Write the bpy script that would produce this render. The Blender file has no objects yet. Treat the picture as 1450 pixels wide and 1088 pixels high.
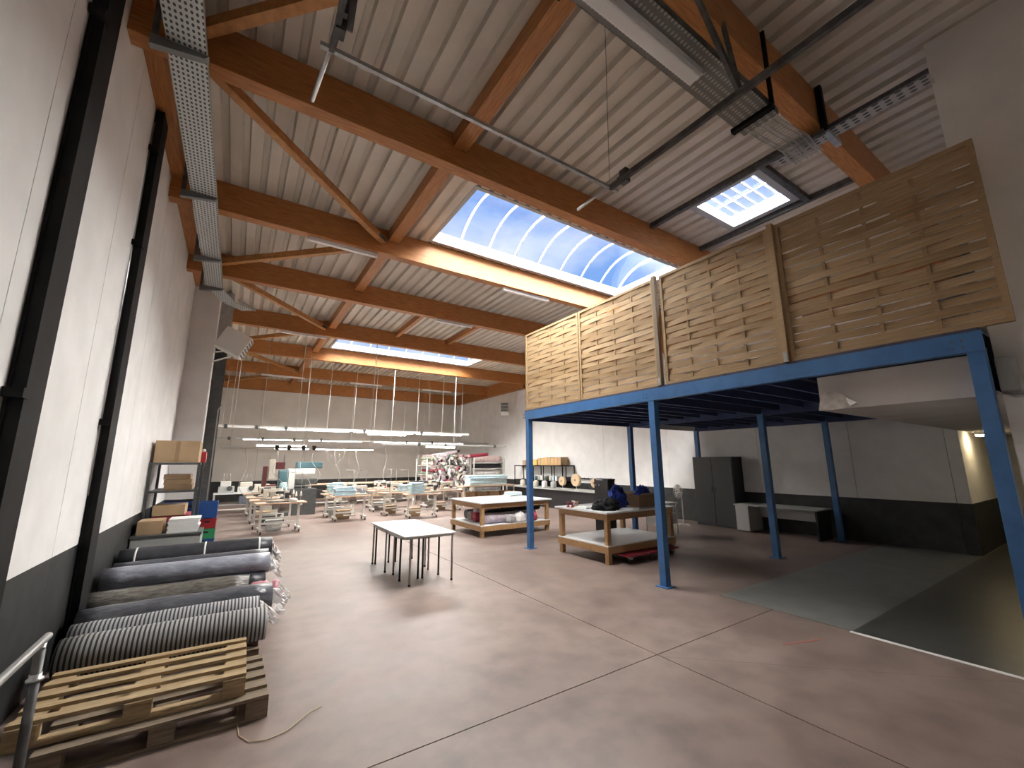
import bpy, bmesh, math, random
from mathutils import Vector, Matrix, noise
random.seed(7)
S = bpy.context.scene
COL = S.collection
PI = math.pi

# ------------------------------------------------------------------ camera
F_PX, PITCH, YAW, ROLL, CAM_H = 588.4, math.radians(10.70), math.radians(33.29), math.radians(-.307), 1.8
fw = Vector((math.sin(YAW)*math.cos(PITCH), math.cos(YAW)*math.cos(PITCH), math.sin(PITCH)))
rt = Vector((math.cos(YAW), -math.sin(YAW), 0)); up = rt.cross(fw)
rr = math.cos(ROLL)*rt + math.sin(ROLL)*up; uu = -math.sin(ROLL)*rt + math.cos(ROLL)*up
cd = bpy.data.cameras.new('camera'); cam = bpy.data.objects.new('camera', cd); COL.objects.link(cam)
cd.sensor_width = 36; cd.lens = F_PX/1450*36; cd.clip_start = .05; cd.clip_end = 300
M = Matrix((rr, uu, -fw)).transposed().to_4x4(); M.translation = (0, 0, CAM_H); cam.matrix_world = M
S.camera = cam
def at(px, py, ax, v):
    """pixel ray of the 1450x1088 frame met with the plane coordinate[ax] = v"""
    d = fw + rr*((px-725)/F_PX) - uu*((py-544)/F_PX)
    o = Vector((0, 0, CAM_H)); return o + d*((v-o[ax])/d[ax])

# ------------------------------------------------------------------ world, sun, exposure
W = bpy.data.worlds.new('world'); S.world = W; W.use_nodes = True
nt = W.node_tree; nt.nodes.clear()
def N(t, n, **k):
    x = t.nodes.new(n)
    for a, b in k.items(): setattr(x, a, b)
    return x
wo = N(nt, 'ShaderNodeOutputWorld'); bg = N(nt, 'ShaderNodeBackground'); tc = N(nt, 'ShaderNodeTexCoord')
mp = N(nt, 'ShaderNodeMapping'); mp.inputs['Scale'].default_value = (1, 1, 2.2)
no = N(nt, 'ShaderNodeTexNoise'); no.inputs['Scale'].default_value = 2.6; no.inputs['Detail'].default_value = 5
cr = N(nt, 'ShaderNodeValToRGB'); cr.color_ramp.elements[0].position = .40; cr.color_ramp.elements[1].position = .66
cr.color_ramp.elements[0].color = (.23, .42, .86, 1); cr.color_ramp.elements[1].color = (.95, 1.0, 1.1, 1)
nt.links.new(tc.outputs['Generated'], mp.inputs[0]); nt.links.new(mp.outputs[0], no.inputs[0])
nt.links.new(no.outputs[0], cr.inputs[0]); nt.links.new(cr.outputs[0], bg.inputs[0]); nt.links.new(bg.outputs[0], wo.inputs[0])
bg.inputs['Strength'].default_value = .8
sd = bpy.data.lights.new('sun', 'SUN'); sun = bpy.data.objects.new('sun', sd); COL.objects.link(sun)
sd.energy = 78; sd.angle = math.radians(130); sd.color = (1, .955, .89)
sun.rotation_euler = (math.radians(-4), math.radians(4), 0); sun.location = (4, 5, 14)
S.view_settings.view_transform = 'Standard'; S.view_settings.look = 'None'
S.view_settings.gamma = 1; S.view_settings.use_curve_mapping = False; S.view_settings.exposure = 0.5

# ------------------------------------------------------------------ materials
def mat(name, col, rough=.6, metal=0., var=0., scale=8., stretch=(1, 1, 1), col2=None, bump=0., emit=None, es=0., coord='Object', detail=4, spec=.5):
    m = bpy.data.materials.new(name); m.use_nodes = True; t = m.node_tree; p = t.nodes['Principled BSDF']
    p.inputs['Roughness'].default_value = rough; p.inputs['Metallic'].default_value = metal
    p.inputs['Specular IOR Level'].default_value = spec
    c = (*col, 1); p.inputs['Base Color'].default_value = c
    if emit: p.inputs['Emission Color'].default_value = (*emit, 1); p.inputs['Emission Strength'].default_value = es
    if var or col2 or bump:
        tcn = N(t, 'ShaderNodeTexCoord'); mpn = N(t, 'ShaderNodeMapping'); mpn.inputs['Scale'].default_value = stretch
        nn = N(t, 'ShaderNodeTexNoise'); nn.inputs['Scale'].default_value = scale; nn.inputs['Detail'].default_value = detail
        t.links.new(tcn.outputs[coord], mpn.inputs[0]); t.links.new(mpn.outputs[0], nn.inputs[0])
        r = N(t, 'ShaderNodeValToRGB'); e = r.color_ramp.elements
        a = col2 if col2 else tuple(max(0, x*(1-var)) for x in col)
        b = col if col2 else tuple(min(1, x*(1+var)) for x in col)
        e[0].color = (*a, 1); e[1].color = (*b, 1); e[0].position = .32; e[1].position = .68
        t.links.new(nn.outputs[0], r.inputs[0]); t.links.new(r.outputs[0], p.inputs['Base Color'])
        if bump:
            bn = N(t, 'ShaderNodeBump'); bn.inputs['Strength'].default_value = bump; bn.inputs['Distance'].default_value = .02
            t.links.new(nn.outputs[0], bn.inputs['Height']); t.links.new(bn.outputs[0], p.inputs['Normal'])
    m.diffuse_color = c
    return m
def stripes(name, c1, c2, freq, axis=0, duty=.5, rough=.7):
    m = bpy.data.materials.new(name); m.use_nodes = True; t = m.node_tree; p = t.nodes['Principled BSDF']
    p.inputs['Roughness'].default_value = rough
    tcn = N(t, 'ShaderNodeTexCoord'); sx = N(t, 'ShaderNodeSeparateXYZ'); t.links.new(tcn.outputs['Object'], sx.inputs[0])
    mu = N(t, 'ShaderNodeMath', operation='MULTIPLY'); mu.inputs[1].default_value = freq
    fr = N(t, 'ShaderNodeMath', operation='FRACT'); gt = N(t, 'ShaderNodeMath', operation='GREATER_THAN'); gt.inputs[1].default_value = duty
    mx = N(t, 'ShaderNodeMixRGB'); mx.inputs[1].default_value = (*c1, 1); mx.inputs[2].default_value = (*c2, 1)
    t.links.new(sx.outputs[axis], mu.inputs[0]); t.links.new(mu.outputs[0], fr.inputs[0]); t.links.new(fr.outputs[0], gt.inputs[0])
    t.links.new(gt.outputs[0], mx.inputs[0]); t.links.new(mx.outputs[0], p.inputs['Base Color'])
    return m
def dots(name, col, hole, ax=0, ay=1, pitch=.03, r=.3, rough=.45, metal=.6):
    """perforated sheet metal: rows of small dark holes"""
    m = bpy.data.materials.new(name); m.use_nodes = True; t = m.node_tree; p = t.nodes['Principled BSDF']
    p.inputs['Roughness'].default_value = rough
    tcn = N(t, 'ShaderNodeTexCoord'); sx = N(t, 'ShaderNodeSeparateXYZ'); t.links.new(tcn.outputs['Object'], sx.inputs[0])
    s = []
    for a, pt in ((ax, pitch), (ay, pitch*1.6)):
        mu = N(t, 'ShaderNodeMath', operation='MULTIPLY'); mu.inputs[1].default_value = 1/pt
        fr = N(t, 'ShaderNodeMath', operation='FRACT'); sb = N(t, 'ShaderNodeMath', operation='SUBTRACT'); sb.inputs[1].default_value = .5
        pw = N(t, 'ShaderNodeMath', operation='MULTIPLY')
        t.links.new(sx.outputs[a], mu.inputs[0]); t.links.new(mu.outputs[0], fr.inputs[0]); t.links.new(fr.outputs[0], sb.inputs[0])
        t.links.new(sb.outputs[0], pw.inputs[0]); t.links.new(sb.outputs[0], pw.inputs[1]); s.append(pw)
    ad = N(t, 'ShaderNodeMath', operation='ADD'); t.links.new(s[0].outputs[0], ad.inputs[0]); t.links.new(s[1].outputs[0], ad.inputs[1])
    gt = N(t, 'ShaderNodeMath', operation='LESS_THAN'); gt.inputs[1].default_value = r*r; t.links.new(ad.outputs[0], gt.inputs[0])
    mx = N(t, 'ShaderNodeMixRGB'); mx.inputs[1].default_value = (*col, 1); mx.inputs[2].default_value = (*hole, 1)
    t.links.new(gt.outputs[0], mx.inputs[0]); t.links.new(mx.outputs[0], p.inputs['Base Color'])
    mm = N(t, 'ShaderNodeMath', operation='MULTIPLY'); mm.inputs[1].default_value = -metal
    m2 = N(t, 'ShaderNodeMath', operation='ADD'); m2.inputs[1].default_value = metal
    t.links.new(gt.outputs[0], mm.inputs[0]); t.links.new(mm.outputs[0], m2.inputs[0]); t.links.new(m2.outputs[0], p.inputs['Metallic'])
    return m
def glazing(name, tint, gloss=.06):
    m = bpy.data.materials.new(name); m.use_nodes = True; t = m.node_tree; t.nodes.clear()
    o = N(t, 'ShaderNodeOutputMaterial'); tr = N(t, 'ShaderNodeBsdfTransparent'); gl = N(t, 'ShaderNodeBsdfGlossy'); mx = N(t, 'ShaderNodeMixShader')
    tr.inputs[0].default_value = (*tint, 1); gl.inputs['Roughness'].default_value = .1; mx.inputs[0].default_value = gloss
    t.links.new(tr.outputs[0], mx.inputs[1]); t.links.new(gl.outputs[0], mx.inputs[2]); t.links.new(mx.outputs[0], o.inputs[0])
    return m
def film(name, col, alpha):
    m = mat(name, col, .25); m.node_tree.nodes['Principled BSDF'].inputs['Alpha'].default_value = alpha; return m

WHITE_WALL = mat('painted_wall', (.78, .775, .76), .85, var=.05, scale=2.5, bump=.05)
BACK_WALL = mat('painted_back_wall', (.70, .665, .62), .85, var=.06, scale=1.2)
BLACK_WAIN = mat('black_wall_paint', (.018, .019, .019), .55, var=.5, scale=5)
BLACK_STEEL = mat('black_steel', (.007, .007, .008), .65, var=.4, scale=6, spec=.2)
DECK = mat('deck_sheet', (.61, .555, .475), .5, var=.05, scale=2)
GLULAM = mat('glulam', (.50, .215, .06), .5, col2=(.33, .115, .028), scale=3.2, stretch=(1.2, 14, 14), detail=6)
GLULAM_Y = mat('glulam_lengthwise', (.47, .20, .055), .5, col2=(.31, .108, .026), scale=3.2, stretch=(14, 1.2, 14), detail=6)
BRIGHT_TIMBER = mat('spruce_timber', (.50, .235, .07), .55, col2=(.36, .15, .04), scale=4, stretch=(3, 3, 3))
GALV = mat('galvanised_steel', (.45, .47, .47), .42, .75, var=.15, scale=10)
GALV_DOTS = dots('perforated_galvanised', (.56, .59, .58), (.05, .05, .05), pitch=.036, r=.28, metal=.35)
GALV_DOTS2 = dots('perforated_dull_galvanised', (.22, .215, .2), (.46, .44, .4), pitch=.04, r=.26, metal=.3)
GALV_DARK = mat('weathered_steel', (.12, .12, .12), .5, .6, var=.3, scale=12)
WHITE_FRAME = mat('white_frame', (.82, .83, .84), .45)
POLY = glazing('skylight_glazing', (.93, .95, .98), .04)
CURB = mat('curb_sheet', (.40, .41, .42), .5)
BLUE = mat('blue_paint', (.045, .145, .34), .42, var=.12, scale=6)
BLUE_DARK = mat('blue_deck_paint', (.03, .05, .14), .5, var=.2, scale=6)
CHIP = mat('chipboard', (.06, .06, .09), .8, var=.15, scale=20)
FENCE = [mat('fence_pine_%s' % n, c, .75, col2=tuple(x*.68 for x in c), scale=3, stretch=(2, 1.0, 22), detail=5) for n, c in (('a', (.40, .27, .14)), ('b', (.36, .235, .115)), ('c', (.44, .30, .16)))]
PALLETW = mat('pallet_wood', (.46, .34, .19), .8, col2=(.30, .21, .11), scale=4, stretch=(1.5, 14, 14), detail=5)
PALLETG = mat('grey_pallet_wood', (.27, .21, .15), .85, col2=(.17, .13, .09), scale=4, stretch=(1.5, 14, 14), detail=5)
BEECH = mat('table_pine', (.42, .25, .12), .55, col2=(.34, .19, .085), scale=5, stretch=(4, 4, 4))
TOPWOOD = mat('sewing_table_top', (.66, .46, .33), .5, var=.08, scale=6)
LAMIN = mat('white_laminate', (.74, .76, .78), .3)
WHITE_PAINT = mat('white_enamel', (.75, .74, .70), .4)
CREAM = mat('cream_enamel', (.70, .67, .58), .4)
TEAL = mat('teal_enamel', (.06, .13, .15), .45)
MAROON = mat('maroon_enamel', (.13, .03, .035), .5)
CARD = mat('cardboard', (.42, .29, .17), .85, var=.08, scale=5)
CARD_D = mat('dark_cardboard', (.30, .20, .115), .85, var=.1, scale=5)
TAPE = mat('parcel_tape', (.30, .20, .10), .4)
PAPER = mat('white_paper', (.82, .82, .80), .7)
GREYB = mat('grey_plastic', (.42, .43, .41), .5)
DGREY = mat('dark_grey_metal', (.07, .075, .075), .45, var=.2, scale=10)
BLACKP = mat('black_plastic', (.015, .015, .017), .45)
BLACKC = mat('black_cloth', (.014, .014, .016), .8, var=.5, scale=12, bump=1)
BLUEP = mat('blue_plastic', (.02, .085, .30), .4)
REDP = mat('red_plastic', (.36, .025, .03), .4)
GREENP = mat('green_plastic', (.05, .33, .14), .4)
REDPAINT = mat('red_painted_board', (.22, .015, .03), .5)
TULLE = mat('blue_netting', (.03, .07, .42), .8, var=.7, scale=22, bump=1)
LBLUE = mat('pale_blue_cloth', (.42, .64, .78), .75, col2=(.62, .76, .82), scale=9)
LBLUE2 = mat('aqua_blue_cloth', (.48, .70, .72), .75, col2=(.66, .78, .80), scale=9)
FAB = {n: mat('fabric_'+n, c, .8, var=.2, scale=12) for n, c in dict(white=(.66, .63, .60), pink=(.62, .48, .46), maroon=(.32, .03, .06), black=(.02, .02, .022), grey=(.30, .29, .29), lilac=(.40, .34, .37), cream=(.62, .58, .50), slate=(.12, .13, .16), green=(.28, .33, .27)).items()}
CHARCOAL = mat('charcoal_wrap', (.035, .037, .045), .4, var=.3, scale=9, bump=.5)
SLATEWRAP = mat('slate_wrap', (.06, .065, .08), .28, col2=(.12, .125, .14), scale=7, stretch=(1, 2, 2), bump=1)
BLUEGREY = mat('blue_grey_wrap', (.36, .38, .44), .3, col2=(.22, .235, .28), scale=7, stretch=(1, 2, 2), bump=1)
BROWNGREY = mat('brown_grey_wrap', (.20, .185, .16), .25, col2=(.09, .085, .075), scale=9, stretch=(1, 3, 3), bump=1)
PINKWRAP = mat('pink_wrap', (.50, .22, .26), .4)
STRIPE = stripes('grey_black_stripe', (.03, .03, .032), (.36, .36, .35), 31, 0, .46)
STRIPE2 = stripes('grey_black_fine_stripe', (.04, .04, .045), (.40, .40, .41), 33, 0, .46)
PLASTIC = film('clear_plastic_wrap', (.85, .85, .85), .6)
ALU = mat('brushed_aluminium', (.55, .56, .56), .3, .9)
CHROME = mat('chrome', (.6, .6, .6), .2, 1)
TUBE = mat('tube_diffuser', (.85, .85, .83), .4)
TUBE_ON = mat('lit_tube', (.9, .9, .88), .4, emit=(1, .96, .88), es=60)
VINYL = mat('grey_floor_paint', (.17, .175, .165), .35, var=.12, scale=3)
VINYL_D = mat('dark_floor_paint', (.06, .062, .058), .35, var=.15, scale=3)
BASKET = mat('spool_straw', (.66, .50, .32), .7)
CORD = mat('grey_cord', (.45, .43, .41), .6)
TWINE = mat('twine', (.6, .5, .32), .8)
RUBBER = mat('rubber', (.03, .03, .03), .7)
CUT = mat('torn_plaster', (.45, .42, .38), .9, var=.2, scale=15)
def floor_mat():
    m = bpy.data.materials.new('stained_concrete'); m.use_nodes = True; t = m.node_tree; p = t.nodes['Principled BSDF']
    g = N(t, 'ShaderNodeNewGeometry')
    def noise_n(sc, de):
        n = N(t, 'ShaderNodeTexNoise'); n.inputs['Scale'].default_value = sc; n.inputs['Detail'].default_value = de
        t.links.new(g.outputs['Position'], n.inputs[0]); return n
    n1, n2, n3 = noise_n(.55, 5), noise_n(3.2, 6), noise_n(40, 3)
    r1 = N(t, 'ShaderNodeValToRGB'); e = r1.color_ramp.elements
    e[0].position = .33; e[0].color = (.190, .136, .116, 1); e[1].position = .66; e[1].color = (.275, .205, .178, 1)
    t.links.new(n1.outputs[0], r1.inputs[0])
    r2 = N(t, 'ShaderNodeValToRGB'); e = r2.color_ramp.elements
    e[0].position = .30; e[0].color = (.55, .55, .56, 1); e[1].position = .60; e[1].color = (1.04, 1.04, 1.04, 1); t.links.new(n2.outputs[0], r2.inputs[0])
    mx = N(t, 'ShaderNodeMixRGB', blend_type='MULTIPLY'); mx.inputs[0].default_value = .75
    t.links.new(r1.outputs[0], mx.inputs[1]); t.links.new(r2.outputs[0], mx.inputs[2])
    # one long crack from the joint crossing, drawn as a line on the slab
    sx = N(t, 'ShaderNodeSeparateXYZ'); t.links.new(g.outputs['Position'], sx.inputs[0])
    def math_n(op, a, b):
        n = N(t, 'ShaderNodeMath', operation=op)
        for i, v in enumerate((a, b)):
            if isinstance(v, (int, float)): n.inputs[i].default_value = v
            else: t.links.new(v, n.inputs[i])
        return n.outputs[0]
    a = at(935, 930, 2, 0); b = at(1130, 944, 2, 0); sl = (b.y-a.y)/(b.x-a.x)
    wob = math_n('MULTIPLY', math_n('SUBTRACT', n2.outputs[0], .5), .06)
    d = math_n('ABSOLUTE', math_n('SUBTRACT', math_n('SUBTRACT', sx.outputs[1], math_n('MULTIPLY', sx.outputs[0], sl)), math_n('ADD', wob, a.y-a.x*sl)), 0)
    inx = math_n('MULTIPLY', math_n('GREATER_THAN', sx.outputs[0], a.x), math_n('LESS_THAN', sx.outputs[0], a.x+2.1))
    cr_ = math_n('MULTIPLY', math_n('MULTIPLY', math_n('LESS_THAN', d, .004), inx), .6)
    m2 = N(t, 'ShaderNodeMixRGB'); t.links.new(cr_, m2.inputs[0]); t.links.new(mx.outputs[0], m2.inputs[1]); m2.inputs[2].default_value = (.05, .04, .035, 1)
    t.links.new(m2.outputs[0], p.inputs['Base Color'])
    rr_ = N(t, 'ShaderNodeMapRange'); rr_.inputs[3].default_value = .32; rr_.inputs[4].default_value = .58
    t.links.new(n2.outputs[0], rr_.inputs[0]); t.links.new(rr_.outputs[0], p.inputs['Roughness'])
    bn = N(t, 'ShaderNodeBump'); bn.inputs['Strength'].default_value = .06; t.links.new(n3.outputs[0], bn.inputs['Height']); t.links.new(bn.outputs[0], p.inputs['Normal'])
    return m
FLOOR = floor_mat()

# ------------------------------------------------------------------ mesh helpers
def base_of(p):
    while p is not None:
        if '_o' in p: return p['_o']
        p = p.parent
    return (0, 0, 0)
class MB:
    def __init__(s): s.v = []; s.f = []; s.m = Matrix.Identity(4); s.smooth = []
    def add(s, vs, fs, smooth=False):
        o = len(s.v); s.v += [s.m @ Vector(x) for x in vs]; s.f += [[i+o for i in f] for f in fs]; s.smooth += [smooth]*len(fs); return s
    def bx(s, x0, x1, y0, y1, z0, z1):
        if x0 > x1: x0, x1 = x1, x0
        if y0 > y1: y0, y1 = y1, y0
        if z0 > z1: z0, z1 = z1, z0
        return s.add([(x0, y0, z0), (x1, y0, z0), (x1, y1, z0), (x0, y1, z0), (x0, y0, z1), (x1, y0, z1), (x1, y1, z1), (x0, y1, z1)],
                     [(3, 2, 1, 0), (4, 5, 6, 7), (0, 1, 5, 4), (1, 2, 6, 5), (2, 3, 7, 6), (3, 0, 4, 7)])
    def cb(s, c, d): return s.bx(c[0]-d[0]/2, c[0]+d[0]/2, c[1]-d[1]/2, c[1]+d[1]/2, c[2]-d[2]/2, c[2]+d[2]/2)
    def bar(s, p, q, w, h, upv=(0, 0, 1)):
        """square bar from p to q, w across, h along up"""
        p, q = Vector(p), Vector(q); d = (q-p).normalized(); a = d.cross(Vector(upv))
        if a.length < 1e-4: a = d.cross(Vector((1, 0, 0)))
        a.normalize(); b = a.cross(d)
        vs = [x + a*(i*w/2) + b*(j*h/2) for x in (p, q) for i, j in ((-1, -1), (1, -1), (1, 1), (-1, 1))]
        return s.add(vs, [(3, 2, 1, 0), (4, 5, 6, 7), (0, 1, 5, 4), (1, 2, 6, 5), (2, 3, 7, 6), (3, 0, 4, 7)])
    def tube(s, pts, r, n=8, cap=True):
        pts = [Vector(p) for p in pts]; rad = r if isinstance(r, (list, tuple)) else [r]*len(pts); rings = []; a = None
        for i, p in enumerate(pts):
            d = (pts[min(i+1, len(pts)-1)]-pts[max(i-1, 0)]).normalized()
            if a is None: a = d.cross(Vector((0, 0, 1))); a = d.cross(Vector((1, 0, 0))) if a.length < 1e-3 else a
            a = (a - d*a.dot(d)).normalized(); b = d.cross(a)
            rings += [p + (a*math.cos(k*2*PI/n) + b*math.sin(k*2*PI/n))*rad[i] for k in range(n)]
        fs = [(i*n+k, i*n+(k+1) % n, (i+1)*n+(k+1) % n, (i+1)*n+k) for i in range(len(pts)-1) for k in range(n)]
        s.add(rings, fs, True)
        if cap:
            o = len(s.v)-len(rings); s.f += [[o+k for k in reversed(range(n))], [o+(len(pts)-1)*n+k for k in range(n)]]; s.smooth += [False, False]
        return s
    def lathe(s, prof, c=(0, 0, 0), n=16, axis=2):
        c = Vector(c); vs = []
        for r, h in prof:
            for k in range(n):
                a = k*2*PI/n; q = [r*math.cos(a), r*math.sin(a)]; q.insert(axis, h); vs.append(c+Vector(q))
        fs = [(i*n+k, i*n+(k+1) % n, (i+1)*n+(k+1) % n, (i+1)*n+k) for i in range(len(prof)-1) for k in range(n)]
        s.add(vs, fs, True); o = len(s.v)-len(vs)
        if prof[0][0] > 1e-4: s.f.append([o+k for k in reversed(range(n))]); s.smooth.append(False)
        if prof[-1][0] > 1e-4: s.f.append([o+(len(prof)-1)*n+k for k in range(n)]); s.smooth.append(False)
        return s
    def prism(s, poly, ax, a, b):
        """polygon in the two other axes (in xyz order) pulled along ax from a to b"""
        n = len(poly); vs = []
        for h in (a, b):
            for u, v in poly: q = [u, v]; q.insert(ax, h); vs.append(q)
        return s.add(vs, [tuple(reversed(range(n))), tuple(range(n, 2*n))] + [(k, (k+1) % n, n+(k+1) % n, n+k) for k in range(n)])
    def blob(s, c, d, seed, amp=.25, fr=3., nu=22, nv=12, flat=.35):
        """crumpled soft lump with a flattened underside"""
        vs = []; c = Vector(c)
        for j in range(nv+1):
            ph = PI*j/nv
            for i in range(nu):
                th = 2*PI*i/nu; q = Vector((math.sin(ph)*math.cos(th), math.sin(ph)*math.sin(th), math.cos(ph)))
                k = 1+amp*noise.noise(q*fr+Vector((seed*7.3, seed, 1)))+amp*.5*noise.noise(q*fr*2.6+Vector((seed, 3, seed*2)))
                z = q.z*k
                if z < -flat: z = -flat
                vs.append(c+Vector((q.x*k*d[0]/2, q.y*k*d[1]/2, z*d[2]/(1+flat)+d[2]*flat/(1+flat))))
        fs = [(j*nu+i, (j+1)*nu+i, (j+1)*nu+(i+1) % nu, j*nu+(i+1) % nu) for j in range(nv) for i in range(nu)]
        return s.add(vs, fs, True)
    def mesh(s, name, org=(0, 0, 0)):
        me = bpy.data.meshes.new(name); o = Vector(org)
        me.from_pydata([v-o for v in s.v], [], s.f)
        for p, sm in zip(me.polygons, s.smooth): p.use_smooth = sm
        me.update(); return me
    def build(s, name, material, parent=None, org=None, bevel=0):
        """vertices are in world coordinates; org is the thing's base (taken from the parent when there is one)"""
        o = Vector(org) if org is not None else base_of(parent)
        o = Vector(o); me = s.mesh(name, o); me.materials.append(material)
        if bevel:
            b = bmesh.new(); b.from_mesh(me); bmesh.ops.remove_doubles(b, verts=b.verts, dist=1e-5)
            bmesh.ops.bevel(b, geom=[e for e in b.edges if e.calc_face_angle(0) > .6], offset=bevel, segments=2, affect='EDGES', profile=.6); b.to_mesh(me); b.free()
        ob = bpy.data.objects.new(name, me); COL.objects.link(ob)
        if parent: ob.parent = parent
        else: ob.location = o
        return ob
def thing(name, label, cat, loc=(0, 0, 0), group=None):
    o = bpy.data.objects.new(name, None); COL.objects.link(o); o.location = loc; o.empty_display_size = .1
    o['label'] = label; o['category'] = cat; o['_o'] = tuple(loc)
    if group: o['group'] = group
    return o
def tag(o, label, cat, group=None):
    o['label'] = label; o['category'] = cat
    if group: o['group'] = group
    return o
def struct(o): o['kind'] = 'structure'; return o
def dup(root, loc, rz=0, label=None, group=None):
    r = root.copy(); COL.objects.link(r); r.location = loc; r.rotation_euler = (0, 0, rz)
    if label: r['label'] = label
    if group: r['group'] = group
    def rec(a, b):
        for ch in [c for c in KIDS.get(a.name, [])]:
            c = ch.copy(); COL.objects.link(c); c.parent = b; rec(ch, c)
    rec(root, r); return r
KIDS = {}
def reg(root):
    for o in list(bpy.data.objects):
        if o.parent: KIDS.setdefault(o.parent.name, [])
    def rec(a):
        KIDS[a.name] = list(a.children)
        for c in a.children: rec(c)
    rec(root); return root
def link_mesh(name, me, parent, loc=(0, 0, 0), rot=(0, 0, 0)):
    o = bpy.data.objects.new(name, me); COL.objects.link(o); o.parent = parent; o.location = loc; o.rotation_euler = rot; return o

# ------------------------------------------------------------------ room shell
XL, XR, YB, YF, ZC = -1.2, 12.05, 24.95, -2.2, 6.15
WAIN_L, WAIN_R = 1.04, .96
# floor slabs with open joints
sub = struct(MB().bx(XL-.2, 16, YF-.2, YB+.2, -.2, -.02).build('floor', mat('joint_filler', (.03, .025, .022), .9)))
JX, JY, g = 3.53, 2.89, .005
for x0, x1 in ((XL-.1, JX-g), (JX+g, 16)):
    for y0, y1 in ((YF-.1, JY-g), (JY+g, YB+.1)):
        MB().bx(x0, x1, y0, y1, -.02, 0).build('floor_slab', FLOOR, sub)
v = MB().bx(5.72, 12.04, 2.08, 3.56, .0005, .003).build('grey_floor_coating', VINYL, sub)
v = MB().bx(5.72, 15.9, .70, 2.08, .0005, .003).build('dark_floor_coating', VINYL_D, sub)
MB().bx(5.66, 5.715, -.9, 2.09, .0005, .004).build('white_floor_tape', PAPER, sub)
a, b = at(1110, 913, 2, 0), at(1163, 906, 2, 0); MB().bar((a.x, a.y, .002), (b.x, b.y, .002), .02, .002).build('red_floor_tape', mat('worn_red_tape', (.4, .14, .11), .7), sub)

# left wall: panels with joints, black painted base
wl = struct(MB().bx(XL-.2, XL-.012, YF-.2, YB+.2, 0, 6.35).build('wall_left', mat('wall_core', (.16, .16, .155), .9)))
js = [YF, -.9, .3, 1.5, 2.4, 3.50, 4.05, 5.18, 6.20, 7.4, 8.6, 9.8, 11.0, 11.9, 13.4, 15.0, 17.3, 19.6, 21.9, YB]
for a, b in zip(js, js[1:]): MB().bx(XL-.02, XL, a+.004, b-.004, WAIN_L, 6.35).build('wall_panel', WHITE_WALL, wl)
for a, b in zip(js, js[1:]): MB().bx(XL-.02, XL, a+.001, b-.001, 0, WAIN_L).build('painted_base', BLACK_WAIN, wl)
# right wall
wr = struct(MB().bx(XR+.012, XR+.2, 2.305, YB+.2, 0, 6.35).build('wall_right', bpy.data.materials['wall_core']))
js = [2.304, 3.9, 6.0, 8.9, 11.82, 14.8, 17.92, 20.8, YB]
for a, b in zip(js, js[1:]):
    MB().bx(XR, XR+.02, a+.004, b-.004, WAIN_R, 6.35).build('wall_panel', WHITE_WALL, wr)
    MB().bx(XR, XR+.02, a+.001, b-.001, 0, WAIN_R).build('painted_base', BLACK_WAIN, wr)
# back wall
wb = struct(MB().bx(XL-.2, XR+.2, YB+.012, YB+.2, 0, 6.35).build('wall_back', bpy.data.materials['wall_core']))
js = [XL, .9, 3.1, 5.3, 7.5, 9.7, XR]
for a, b in zip(js, js[1:]):
    MB().bx(a+.004, b-.004, YB, YB+.02, WAIN_R, 6.35).build('wall_panel', BACK_WALL, wb)
    MB().bx(a+.001, b-.001, YB, YB+.02, 0, WAIN_R).build('painted_base', BLACK_WAIN, wb)
# front wall behind the camera with the open loading door
DX0, DX1, DZ = .27, 2.9, 4.1
m = MB(); m.bx(XL-.2, DX0, YF-.2, YF, 0, 6.35).bx(DX1, 6, YF-.2, YF, 0, 6.35).bx(DX0, DX1, YF-.2, YF, DZ, 6.35); struct(m.build('wall_front', WHITE_WALL))
d_ = struct(MB().bx(DX0, DX1, YF-.16, YF-.1, 0, DZ).build('door_2', GREYB))
for k in range(8): MB().bx(DX0+.01, DX1-.01, YF-.1, YF-.08, .01+DZ/8*k, DZ/8*(k+1)-.01).build('door_section', GREYB, d_)
yard = struct(MB().bx(-14, 20, YF-18, YF-.2, -.25, -.02).build('ground_yard', mat('asphalt_yard', (.22, .21, .2), .9, var=.2, scale=3)))
# office block on the right, and the corridor beyond it
XO, YO = 5.75, .67
m = MB().bx(XO, XO+.2, YF-.2, YO, 0, 6.35).bx(XO+.2, 16, YO-.2, YO, 0, 6.35); struct(m.build('wall_office', WHITE_WALL))
wc = struct(MB().bx(XR, 16, 2.1, 2.3, WAIN_R, 6.35).build('wall_corridor', WHITE_WALL)); MB().bx(XR+.001, 16, 2.098, 2.299, 0, WAIN_R).build('painted_base', BLACK_WAIN, wc)
we = struct(MB().bx(15.8, 16, YO, 2.1, 0, 6.35).build('wall_end', WHITE_WALL))
d_ = struct(MB().bx(15.74, 15.8, .75, 1.5, 0, 2.05).build('door_1', BLACKP)); MB().bx(15.7, 15.74, 1.3, 1.42, 1.0, 1.03).build('door_handle', CHROME, d_)
MB().bx(15.72, 15.8, 1.5, 1.57, 0, 2.12).bx(15.72, 15.8, .68, .75, 0, 2.12).bx(15.72, 15.8, .75, 1.5, 2.05, 2.12).build('door_frame', WHITE_FRAME, d_)
cs = struct(MB().bx(5.56, 15.99, YO+.002, 2.0, 2.36, 2.40).bx(5.52, 5.56, .79, 2.0, 2.36, 2.74).bx(5.56, 11.9, 1.96, 2.0, 2.40, 2.74).build('ceiling_soffit', mat('false_ceiling', (.50, .47, .44), .85, var=.08, scale=2)))
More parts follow.
